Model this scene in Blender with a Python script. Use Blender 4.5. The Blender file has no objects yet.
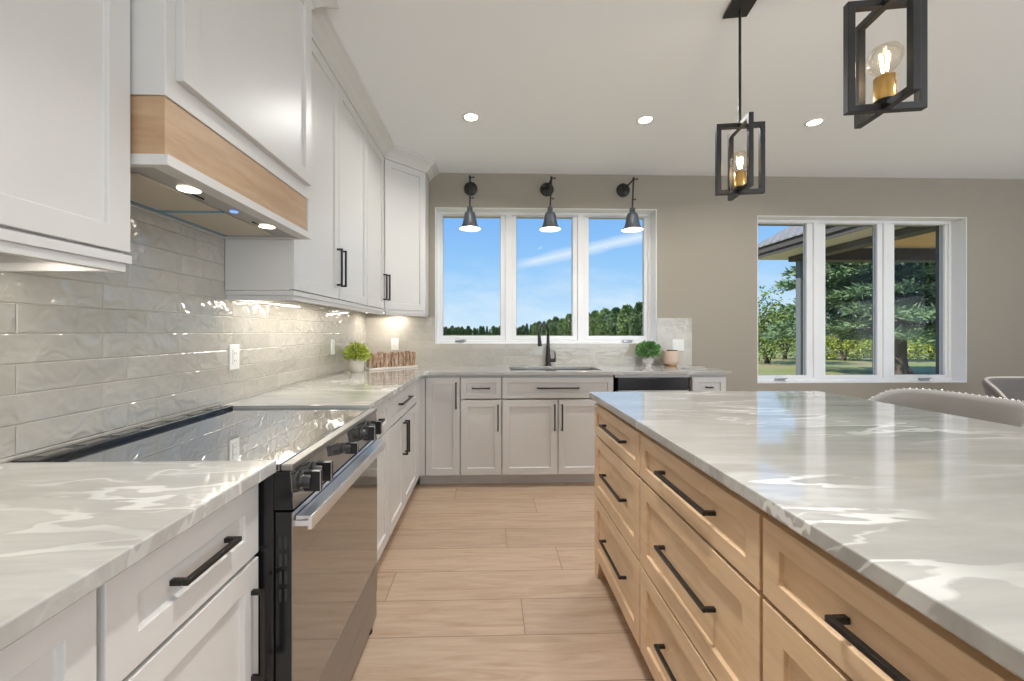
import bpy, bmesh, math, random
from mathutils import Vector, Matrix
from mathutils import noise as mnoise

R = math.radians
S = bpy.context.scene
COL = S.collection
PI = math.pi

# ------------------------------------------------------------------ camera, sky, sun, daylight, exposure
cam_d = bpy.data.cameras.new('camera')
cam = bpy.data.objects.new('camera', cam_d)
COL.objects.link(cam)
cam.location = (0, 0, 1.28)
cam.rotation_euler = (R(90), 0, -math.atan(11 / 398.0))
cam_d.sensor_width = 36
cam_d.lens = 398 / 1024 * 36
cam_d.shift_x = 11 / 1024
cam_d.shift_y = -7.9 / 1024
cam_d.clip_start = 0.02
cam_d.clip_end = 2000
S.camera = cam

S.view_settings.view_transform = 'Standard'
S.view_settings.look = 'None'
S.view_settings.gamma = 1
S.view_settings.use_curve_mapping = False
S.view_settings.exposure = 0.14
try:
    S.cycles.use_denoising = True
    S.cycles.max_bounces = 10
    S.cycles.diffuse_bounces = 5
    S.cycles.glossy_bounces = 5
    S.cycles.transparent_max_bounces = 12
    S.cycles.sample_clamp_indirect = 6
    S.cycles.caustics_reflective = False
    S.cycles.caustics_refractive = False
except Exception:
    pass


def build_world():
    w = bpy.data.worlds.new('sky')
    S.world = w
    w.use_nodes = True
    nt = w.node_tree
    N, L = nt.nodes, nt.links
    N.clear()
    out = N.new('ShaderNodeOutputWorld')
    bg = N.new('ShaderNodeBackground')
    bg.inputs['Strength'].default_value = 1.0
    tc = N.new('ShaderNodeTexCoord')
    sep = N.new('ShaderNodeSeparateXYZ')
    L.new(tc.outputs['Generated'], sep.inputs[0])

    def m(op, a, b=None, c=None, clamp=False):
        n = N.new('ShaderNodeMath')
        n.operation = op
        n.use_clamp = clamp
        for i, v in enumerate((a, b, c)):
            if v is None:
                continue
            if isinstance(v, (int, float)):
                n.inputs[i].default_value = v
            else:
                L.new(v, n.inputs[i])
        return n.outputs[0]
    ramp = N.new('ShaderNodeValToRGB')
    L.new(sep.outputs[2], ramp.inputs[0])
    e = ramp.color_ramp.elements
    e[0].position = 0.0
    e[0].color = (.60, .76, .90, 1)
    e[1].position = 0.6
    e[1].color = (.10, .27, .70, 1)
    for p, c in ((.06, (.48, .69, .91, 1)), (.16, (.30, .56, .90, 1)), (.30, (.19, .43, .86, 1))):
        x = e.new(p)
        x.color = c
    ys = m('MAXIMUM', m('ABSOLUTE', sep.outputs[1]), .05)
    az = m('DIVIDE', sep.outputs[0], ys)
    el = m('DIVIDE', sep.outputs[2], ys)
    cv = N.new('ShaderNodeCombineXYZ')
    L.new(m('MULTIPLY', az, 3.0), cv.inputs[0])
    L.new(m('MULTIPLY', el, 9.0), cv.inputs[1])
    no = N.new('ShaderNodeTexNoise')
    no.inputs['Scale'].default_value = 2.2
    no.inputs['Detail'].default_value = 6
    no.inputs['Roughness'].default_value = .6
    L.new(cv.outputs[0], no.inputs['Vector'])
    # low soft haze clouds towards the horizon
    low = m('MULTIPLY', m('SUBTRACT', 1.0, m('DIVIDE', m('ABSOLUTE', m('SUBTRACT', el, .07)), .13), clamp=True), 1.0)
    soft = m('MULTIPLY', m('MULTIPLY', m('SUBTRACT', no.outputs[0], .40), 3.0, clamp=True), low)
    # one long thin streak of cloud, rising to the right
    d = m('SUBTRACT', el, m('MULTIPLY_ADD', az, .235, .153))
    wid = m('MULTIPLY_ADD', no.outputs[0], .030, .004)
    st = m('SUBTRACT', 1.0, m('DIVIDE', m('ABSOLUTE', d), wid), clamp=True)
    st = m('MULTIPLY', st, m('MULTIPLY', m('SUBTRACT', az, .04), 14.0, clamp=True))
    st = m('MULTIPLY', st, m('MULTIPLY', m('SUBTRACT', .95, az), 3.0, clamp=True))
    st = m('MULTIPLY', st, m('GREATER_THAN', sep.outputs[1], 0.0))
    fac = m('MAXIMUM', m('MULTIPLY', soft, .62), m('MULTIPLY', st, .75), clamp=True)
    mx = N.new('ShaderNodeMix')
    mx.data_type = 'RGBA'
    L.new(fac, mx.inputs[0])
    L.new(ramp.outputs[0], mx.inputs[6])
    mx.inputs[7].default_value = (.80, .87, .94, 1)
    L.new(mx.outputs[2], bg.inputs['Color'])
    L.new(bg.outputs[0], out.inputs[0])


build_world()


def add_light(name, kind, loc, energy, color=(1, 1, 1), rot=(0, 0, 0), size=None, size_y=None, radius=None, parent=None, spread=None, spot=None):
    ld = bpy.data.lights.new(name, kind)
    ld.energy = energy
    ld.color = color
    if kind == 'AREA':
        ld.shape = 'RECTANGLE' if size_y else 'DISK'
        ld.size = size
        if size_y:
            ld.size_y = size_y
        if spread:
            ld.spread = spread
    elif radius is not None:
        ld.shadow_soft_size = radius
    if kind == 'SPOT' and spot:
        ld.spot_size = spot
        ld.spot_blend = .8
    o = bpy.data.objects.new(name, ld)
    COL.objects.link(o)
    o.location = loc
    o.rotation_euler = rot
    if parent:
        o.parent = parent
    return o


sun = add_light('sun', 'SUN', (0, 0, 30), 5.0, (1.0, .95, .86), rot=(R(55), 0, R(-82)))
sun.data.angle = R(.6)
# area lamps added as daylight at unseen openings, tilted up to brighten the ceiling
add_light('daylight_fill_rear', 'AREA', (3.4, -4.02, 1.35), 235, (.86, .94, 1.0), rot=(R(148), 0, 0), size=5.0, size_y=2.3)
add_light('daylight_fill_side', 'AREA', (6.88, -.4, 1.4), 60, (.90, .96, 1.0), rot=(R(150), 0, R(90)), size=5.0, size_y=2.2)

# ------------------------------------------------------------------ materials
MATS = {}


class NB:
    def __init__(self, name):
        self.m = bpy.data.materials.new(name)
        self.m.use_nodes = True
        self.nt = self.m.node_tree
        self.N, self.L = self.nt.nodes, self.nt.links
        self.b = self.N['Principled BSDF']
        MATS[name] = self.m

    def n(self, t, **kw):
        x = self.N.new(t)
        for k, v in kw.items():
            setattr(x, k, v)
        return x

    def put(self, sock, v):
        if v is None:
            return
        if isinstance(v, (int, float)):
            sock.default_value = v
        elif isinstance(v, (tuple, list)):
            sock.default_value = tuple(v) + ((1,) if len(v) == 3 and len(sock.default_value) == 4 else ())
        else:
            self.L.new(v, sock)

    def math(self, op, a, b=None, c=None, clamp=False):
        x = self.n('ShaderNodeMath', operation=op)
        x.use_clamp = clamp
        for i, v in enumerate((a, b, c)):
            self.put(x.inputs[i], v)
        return x.outputs[0]

    def mix(self, f, a, b, blend='MIX'):
        x = self.n('ShaderNodeMix', data_type='RGBA', blend_type=blend)
        self.put(x.inputs[0], f)
        self.put(x.inputs[6], a)
        self.put(x.inputs[7], b)
        return x.outputs[2]

    def noise(self, vec, scale, detail=3, rough=.5, dist=0.0):
        x = self.n('ShaderNodeTexNoise')
        if vec is not None:
            self.L.new(vec, x.inputs['Vector'])
        x.inputs['Scale'].default_value = scale
        x.inputs['Detail'].default_value = detail
        x.inputs['Roughness'].default_value = rough
        x.inputs['Distortion'].default_value = dist
        return x

    def coord(self, kind='Object'):
        return self.n('ShaderNodeTexCoord').outputs[kind]

    def pos(self):
        return self.n('ShaderNodeNewGeometry').outputs['Position']

    def mapping(self, vec, loc=(0, 0, 0), rot=(0, 0, 0), scale=(1, 1, 1)):
        x = self.n('ShaderNodeMapping')
        self.L.new(vec, x.inputs[0])
        x.inputs[1].default_value = loc
        x.inputs[2].default_value = rot
        x.inputs[3].default_value = scale
        return x.outputs[0]

    def ramp(self, f, stops):
        x = self.n('ShaderNodeValToRGB')
        self.put(x.inputs[0], f)
        e = x.color_ramp.elements
        while len(e) > 1:
            e.remove(e[-1])
        e[0].position = stops[0][0]
        e[0].color = tuple(stops[0][1]) + (1,)
        for p, c in stops[1:]:
            k = e.new(p)
            k.color = tuple(c) + (1,)
        return x.outputs[0]

    def bump(self, h, strength=.2, dist=.01, normal=None):
        x = self.n('ShaderNodeBump')
        x.inputs['Strength'].default_value = strength
        x.inputs['Distance'].default_value = dist
        self.L.new(h, x.inputs['Height'])
        if normal:
            self.L.new(normal, x.inputs['Normal'])
        return x.outputs[0]

    def set(self, **kw):
        names = dict(color='Base Color', rough='Roughness', metal='Metallic', spec='Specular IOR Level', normal='Normal',
                     coat='Coat Weight', coat_rough='Coat Roughness', emit='Emission Color', emit_s='Emission Strength',
                     trans='Transmission Weight', ior='IOR', alpha='Alpha', sheen='Sheen Weight')
        for k, v in kw.items():
            self.put(self.b.inputs[names[k]], v)
        return self.m


def simple(name, color, rough=.5, metal=0., bump=None, vary=.0, **kw):
    k = NB(name)
    c = color
    if vary:
        no = k.noise(k.coord(), 6, 4)
        c = k.mix(no.outputs[0], [x * (1 - vary) for x in color], [min(1, x * (1 + vary)) for x in color])
    if bump:
        no = k.noise(k.coord(), bump[0], 4)
        k.set(normal=k.bump(no.outputs[0], bump[1], .004))
    return k.set(color=c, rough=rough, metal=metal, **kw)


simple('cabinet_paint', (.622, .602, .578), .38, vary=.015)
simple('cabinet_inside', (.42, .36, .28), .6, vary=.05)
simple('black_metal', (.012, .011, .011), .38, vary=.1)
simple('bronze_black', (.020, .017, .015), .33, metal=.3)
simple('wall_paint', (.305, .270, .219), .75, bump=(180, .03), vary=.01)
simple('ceiling_paint', (.86, .875, .885), .85, bump=(150, .03))
simple('window_white', (.76, .755, .75), .35, vary=.01)
simple('window_dark', (.055, .055, .06), .45)
simple('gasket_grey', (.42, .42, .43), .5)
simple('plastic_white', (.72, .71, .68), .3)
simple('slot_dark', (.03, .03, .03), .5)
simple('black_enamel', (.010, .010, .011), .22)
simple('steel', (.42, .42, .43), .22, metal=1., vary=.03)
simple('steel_bright', (.90, .92, .94), .36, metal=1., vary=.03)
simple('dark_steel', (.38, .36, .335), .42, metal=1., vary=.03)
simple('hood_steel', (.40, .39, .37), .42, metal=.75, vary=.04)
simple('hood_mesh', (.55, .49, .40), .5, metal=.5, vary=.06)
simple('tape_blue', (.12, .30, .45), .5)
simple('brass', (.70, .45, .16), .28, metal=1.)
simple('sconce_grey', (.075, .082, .095), .42, metal=.25, vary=.05)
simple('shade_white', (.85, .83, .80), .5)
simple('pot_cream', (.66, .60, .53), .6, bump=(60, .1), vary=.03)
simple('pot_white', (.70, .66, .62), .5, vary=.03)
simple('canister_pink', (.56, .42, .33), .5, vary=.04)
simple('copper', (.55, .28, .10), .35, metal=1.)
simple('soil', (.035, .022, .014), .95, vary=.3)
simple('leaf_bright', (.46, .54, .10), .5, vary=.4)
simple('leaf_green', (.14, .31, .09), .5, vary=.4)
simple('booklet_grey', (.30, .30, .28), .45)
simple('paper', (.72, .71, .68), .6)
simple('stool_fabric', (.36, .345, .325), .85, bump=(220, .25), vary=.06, sheen=.2)
simple('chair_fabric', (.115, .098, .088), .8, bump=(220, .25), vary=.12, sheen=.3)
simple('piping_pale', (.58, .53, .48), .7)
simple('nickel', (.75, .72, .68), .25, metal=1.)
simple('chair_leg_wood', (.10, .065, .04), .45, vary=.2)
simple('post_grey', (.13, .14, .15), .5, vary=.05)
simple('porch_brown', (.050, .036, .030), .6, vary=.1)
simple('porch_fascia', (.075, .066, .062), .5, vary=.1)
simple('soffit_pale', (.62, .54, .48), .6, vary=.05)
simple('porch_wood', (.78, .47, .26), .55, vary=.15)
simple('bark', (.115, .085, .065), .95, bump=(9, .9), vary=.3)
simple('pine_needles', (.185, .28, .145), .7, vary=.55)
simple('shrub_leaves', (.20, .28, .065), .6, vary=.5)
simple('shrub_bright', (.38, .44, .06), .6, vary=.5)
simple('tree_leaves', (.125, .20, .075), .7, vary=.6)
simple('tree_leaves_light', (.19, .27, .085), .7, vary=.6)


def emission(name, color, s):
    k = NB(name)
    return k.set(color=(0, 0, 0), emit=color, emit_s=s, rough=.4)


emission('led_white', (1, .95, .86), 9)
emission('led_warm', (1, .86, .66), 4)
emission('lamp_glow', (1, .93, .82), 7)
emission('filament', (1, .66, .30), 90)
emission('button_blue', (.25, .45, .95), 1.0)


def glass(name, tint=(1, 1, 1), refl=1.0):
    k = NB(name)
    k.N.remove(k.b)
    out = [x for x in k.N if x.type == 'OUTPUT_MATERIAL'][0]
    t = k.n('ShaderNodeBsdfTransparent')
    t.inputs[0].default_value = tuple(tint) + (1,)
    g = k.n('ShaderNodeBsdfGlossy')
    g.inputs['Roughness'].default_value = .01
    f = k.n('ShaderNodeFresnel')
    f.inputs[0].default_value = 1.45
    mx = k.n('ShaderNodeMixShader')
    k.L.new(k.math('MULTIPLY', f.outputs[0], refl), mx.inputs[0])
    k.L.new(t.outputs[0], mx.inputs[1])
    k.L.new(g.outputs[0], mx.inputs[2])
    k.L.new(mx.outputs[0], out.inputs[0])
    return k.m


glass('window_glass', (.98, .99, .985), .025)
glass('bulb_glass', (1, .97, .90), .3)


def quartz():
    k = NB('quartz')
    p = k.pos()
    p1 = k.mapping(p, rot=(0, 0, R(14)), scale=(.42, 1.6, 1))
    wv = k.noise(p1, 2.7, 4, .55, .45)
    big = k.math('ABSOLUTE', k.math('SUBTRACT', wv.outputs[0], .5))
    gate = k.math('MULTIPLY', k.math('SUBTRACT', k.noise(p, 1.6, 2).outputs[0], .45), 7., clamp=True)
    edge = k.math('MULTIPLY_ADD', k.noise(p, 26, 3).outputs[0], .026, .004)
    v1 = k.math('MULTIPLY', k.math('MULTIPLY', k.math('SUBTRACT', 1., k.math('DIVIDE', big, edge), clamp=True), 2.2, clamp=True), gate)
    p2 = k.mapping(p, loc=(3.1, 1.7, 0), rot=(0, 0, R(-30)), scale=(.40, 1.8, 1))
    w2 = k.noise(p2, 3.0, 4, .55, .45)
    v2 = k.math('SUBTRACT', 1., k.math('DIVIDE', k.math('ABSOLUTE', k.math('SUBTRACT', w2.outputs[0], .53)), .011), clamp=True)
    g2 = k.math('MULTIPLY', k.math('SUBTRACT', k.noise(p, 1.9, 2).outputs[0], .46), 6., clamp=True)
    v2 = k.math('MULTIPLY', k.math('MULTIPLY', v2, g2), .75)
    band = k.math('MULTIPLY', k.math('SUBTRACT', 1., k.math('DIVIDE', k.math('ABSOLUTE', k.math('SUBTRACT', wv.outputs[0], .55)), .07), clamp=True), gate)
    st = k.noise(k.mapping(p, rot=(0, 0, R(-22)), scale=(.5, 2.6, 1)), 4.5, 5, .6, .5)
    base = k.ramp(st.outputs[0], [(.3, (.32, .312, .29)), (.5, (.38, .37, .345)), (.62, (.415, .405, .378)), (.72, (.50, .49, .46))])
    c = k.mix(k.math('MULTIPLY', band, .35), base, (.72, .71, .68))
    rim = k.math('MULTIPLY', k.math('SUBTRACT', 1., k.math('DIVIDE', k.math('ABSOLUTE', k.math('SUBTRACT', big, .026)), .008), clamp=True), gate)
    c = k.mix(k.math('MULTIPLY', rim, .22), c, (.42, .40, .37))
    c = k.mix(k.math('MULTIPLY', k.math('MAXIMUM', v1, v2), .68), c, (.86, .855, .83))
    k.set(color=c, rough=.06, spec=.7, ior=1.6)


def floor_oak():
    k = NB('oak_planks')
    s = k.n('ShaderNodeSeparateXYZ')
    k.L.new(k.pos(), s.inputs[0])
    W, LN = .2285, 1.52
    yv = k.math('DIVIDE', k.math('SUBTRACT', s.outputs[1], .082), W)
    row = k.math('FLOOR', yv)
    wn = k.n('ShaderNodeTexWhiteNoise', noise_dimensions='1D')
    k.L.new(row, wn.inputs['W'])
    # where the end joints of each row fall
    jr = k.n('ShaderNodeValToRGB')
    jr.color_ramp.interpolation = 'CONSTANT'
    k.L.new(k.math('DIVIDE', k.math('ADD', row, .5), 20.), jr.inputs[0])
    e = jr.color_ramp.elements
    tab = [.15, .62, .33, .81, .47, .08, .55, .902, .329, .743, .934, .49, .78, .18, .58, .9, .3]
    e[0].position, e[0].color = 0, (tab[0],) * 3 + (1,)
    e[1].position, e[1].color = 1 / 20, (tab[1],) * 3 + (1,)
    for i_ in range(2, len(tab)):
        q = e.new(i_ / 20)
        q.color = (tab[i_],) * 3 + (1,)
    xv = k.math('ADD', k.math('DIVIDE', s.outputs[0], LN), jr.outputs[0])
    cell = k.math('FLOOR', xv)
    cb = k.n('ShaderNodeCombineXYZ')
    k.L.new(row, cb.inputs[0])
    k.L.new(cell, cb.inputs[1])
    wc = k.n('ShaderNodeTexWhiteNoise', noise_dimensions='3D')
    k.L.new(cb.outputs[0], wc.inputs['Vector'])
    off = k.n('ShaderNodeVectorMath', operation='SCALE')
    k.L.new(wc.outputs['Color'], off.inputs[0])
    off.inputs['Scale'].default_value = 9.
    add = k.n('ShaderNodeVectorMath', operation='ADD')
    k.L.new(k.mapping(k.pos(), scale=(.9, 9., 1.)), add.inputs[0])
    k.L.new(off.outputs[0], add.inputs[1])
    g1 = k.noise(add.outputs[0], 2.2, 6, .62, 1.4)
    add2 = k.n('ShaderNodeVectorMath', operation='ADD')
    k.L.new(k.mapping(k.pos(), scale=(2.5, 60., 1.)), add2.inputs[0])
    k.L.new(off.outputs[0], add2.inputs[1])
    g2 = k.noise(add2.outputs[0], 2.5, 3, .6)
    c = k.ramp(g1.outputs[0], [(.30, (.385, .26, .165)), (.48, (.455, .33, .232)), (.62, (.50, .372, .268)), (.8, (.53, .405, .30))])
    c = k.mix(k.math('MULTIPLY', k.math('SUBTRACT', g2.outputs[0], .47), .7, clamp=True), c, (.37, .255, .165))
    tint = k.math('MULTIPLY_ADD', wc.outputs['Value'], .16, .92)
    cc = k.n('ShaderNodeVectorMath', operation='SCALE')
    k.L.new(c, cc.inputs[0])
    k.L.new(tint, cc.inputs['Scale'])
    fy = k.math('FRACT', yv)
    fx = k.math('FRACT', xv)
    ey = k.math('MULTIPLY', k.math('MINIMUM', fy, k.math('SUBTRACT', 1., fy)), W)
    ex = k.math('MULTIPLY', k.math('MINIMUM', fx, k.math('SUBTRACT', 1., fx)), LN)
    ed = k.math('MINIMUM', ex, ey)
    gap = k.math('LESS_THAN', ed, .0016)
    c2 = k.mix(gap, cc.outputs[0], (.19, .125, .08))
    h = k.math('ADD', k.math('MULTIPLY', k.math('MINIMUM', ed, .003), 120.), k.math('MULTIPLY', g2.outputs[0], .12))
    k.set(color=c2, rough=k.math('MULTIPLY_ADD', g1.outputs[0], .2, .33), normal=k.bump(h, .25, .004))


def maple(name, lo, mid, hi, q):
    k = NB(name)
    o = k.coord()
    a = k.noise(k.mapping(o, scale=(1.2, 1.2, 9)), 3.2, 5, .6, .8)
    b = k.noise(k.mapping(o, scale=(4, 4, 1.)), 3., 4, .6)
    fine = k.noise(k.mapping(o, scale=(6, 6, 90)), 2.5, 3, .6)
    c = k.ramp(a.outputs[0], [(.3, lo), (.5, mid), (.7, hi)])
    c = k.mix(k.math('MULTIPLY', k.math('SUBTRACT', b.outputs[0], .5), 1.2, clamp=True), c, [x * .82 for x in mid])
    c = k.mix(k.math('MULTIPLY', k.math('SUBTRACT', fine.outputs[0], .52), .9, clamp=True), c, [x * q for x in mid])
    k.set(color=c, rough=.38)


def tile(name, axis, joint, rowz, bmp, fine, ior, coat, rough):
    k = NB(name)
    s = k.n('ShaderNodeSeparateXYZ')
    k.L.new(k.pos(), s.inputs[0])
    W, H = .3085, .0768
    zv = k.math('DIVIDE', k.math('SUBTRACT', s.outputs[2], rowz), H)
    row = k.math('FLOOR', zv)
    odd = k.math('MODULO', k.math('ABSOLUTE', row), 2.)
    xv = k.math('ADD', k.math('DIVIDE', k.math('SUBTRACT', s.outputs[axis], joint), W), k.math('MULTIPLY', odd, .2654))
    col = k.math('FLOOR', xv)
    cb = k.n('ShaderNodeCombineXYZ')
    k.L.new(row, cb.inputs[0])
    k.L.new(col, cb.inputs[1])
    wc = k.n('ShaderNodeTexWhiteNoise', noise_dimensions='3D')
    k.L.new(cb.outputs[0], wc.inputs['Vector'])
    fz, fx = k.math('FRACT', zv), k.math('FRACT', xv)
    ez = k.math('MULTIPLY', k.math('MINIMUM', fz, k.math('SUBTRACT', 1., fz)), H)
    ex = k.math('MULTIPLY', k.math('MINIMUM', fx, k.math('SUBTRACT', 1., fx)), W)
    ed = k.math('MINIMUM', ez, ex)
    gr = k.math('LESS_THAN', ed, .0013)
    off = k.n('ShaderNodeVectorMath', operation='SCALE')
    k.L.new(wc.outputs['Color'], off.inputs[0])
    off.inputs['Scale'].default_value = 7.
    add = k.n('ShaderNodeVectorMath', operation='ADD')
    k.L.new(k.pos(), add.inputs[0])
    k.L.new(off.outputs[0], add.inputs[1])
    cloud = k.noise(add.outputs[0], 14, 4, .6)
    c = k.mix(cloud.outputs[0], (.395, .365, .315), (.48, .45, .395))
    t = k.math('MULTIPLY_ADD', wc.outputs['Value'], .14, .93)
    cc = k.n('ShaderNodeVectorMath', operation='SCALE')
    k.L.new(c, cc.inputs[0])
    k.L.new(t, cc.inputs['Scale'])
    c2 = k.mix(gr, cc.outputs[0], (.40, .365, .315))
    wav = k.noise(add.outputs[0], 15, 1, .5, .8)
    wav2 = k.noise(add.outputs[0], 55, 2, .5)
    # every tile sits a little out of plane
    s3 = k.n('ShaderNodeSeparateColor')
    k.L.new(wc.outputs['Color'], s3.inputs[0])
    tl = k.math('ADD', k.math('MULTIPLY', k.math('SUBTRACT', s3.outputs[0], .5), k.math('MULTIPLY', fx, .8)),
                k.math('MULTIPLY', k.math('SUBTRACT', s3.outputs[1], .5), k.math('MULTIPLY', fz, .30)))
    h = k.math('ADD', k.math('ADD', k.math('MULTIPLY', wav.outputs[0], 1.1), k.math('MULTIPLY', wav2.outputs[0], fine)), tl)
    h = k.math('ADD', h, k.math('MULTIPLY', k.math('MINIMUM', ed, .003), 70.))
    k.set(color=c2, rough=k.mix(gr, (rough,) * 3, (.7, .7, .7)), spec=.55, ior=ior, coat=coat, coat_rough=.03, normal=k.bump(h, bmp, .008))


def black_glass():
    k = NB('cooktop_glass')
    k.set(color=(.012, .012, .014), rough=.03, spec=1.0, ior=3.2, coat=1., coat_rough=.02)
    k = NB('oven_glass')
    k.set(color=(.33, .305, .28), rough=.06, metal=.85, spec=1.0, coat=.6, coat_rough=.03)


def lawn():
    k = NB('lawn_grass')
    p = k.pos()
    a = k.noise(p, .35, 5, .6)
    b = k.noise(p, 9, 4, .7)
    c = k.ramp(a.outputs[0], [(.38, (.50, .37, .22)), (.50, (.42, .40, .17)), (.62, (.30, .36, .11))])
    c = k.mix(k.math('MULTIPLY', b.outputs[0], .6), c, (.24, .26, .09))
    k.set(color=c, rough=.95)


def shingles():
    k = NB('shingles')
    o = k.coord()
    br = k.n('ShaderNodeTexBrick')
    k.L.new(o, br.inputs['Vector'])
    br.inputs['Scale'].default_value = 3.2
    br.inputs['Color1'].default_value = (.24, .235, .235, 1)
    br.inputs['Color2'].default_value = (.33, .32, .32, 1)
    br.inputs['Mortar'].default_value = (.13, .13, .135, 1)
    br.inputs['Mortar Size'].default_value = .03
    k.set(color=k.mix(k.noise(o, 14, 3).outputs[0], br.outputs[0], (.22, .22, .225)), rough=.9)


def driftwood():
    k = NB('driftwood')
    o = k.coord()
    a = k.noise(k.mapping(o, scale=(38, 38, 7)), 1.2, 5, .65, 1.0)
    k.set(color=k.ramp(a.outputs[0], [(.35, (.17, .095, .055)), (.5, (.36, .225, .145)), (.62, (.56, .42, .31))]), rough=.8,
          normal=k.bump(a.outputs[0], .5, .004))
    k = NB('whitewashed')
    k.set(color=k.mix(k.noise(k.coord(), 30, 4).outputs[0], (.62, .55, .46), (.74, .69, .62)), rough=.7)


quartz()
floor_oak()
maple('maple', (.60, .415, .248), (.69, .49, .305), (.73, .545, .36), .76)
maple('maple_stained', (.40, .25, .135), (.47, .305, .175), (.52, .35, .21), .78)
tile('tile_side', 1, 1.0377, .970, 1.0, .13, 1.9, .6, .045)
tile('tile_end', 0, -1.10, .970, .35, .05, 1.45, 0., .16)
black_glass()
lawn()
shingles()
driftwood()
M = MATS

# ------------------------------------------------------------------ mesh helpers


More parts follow.
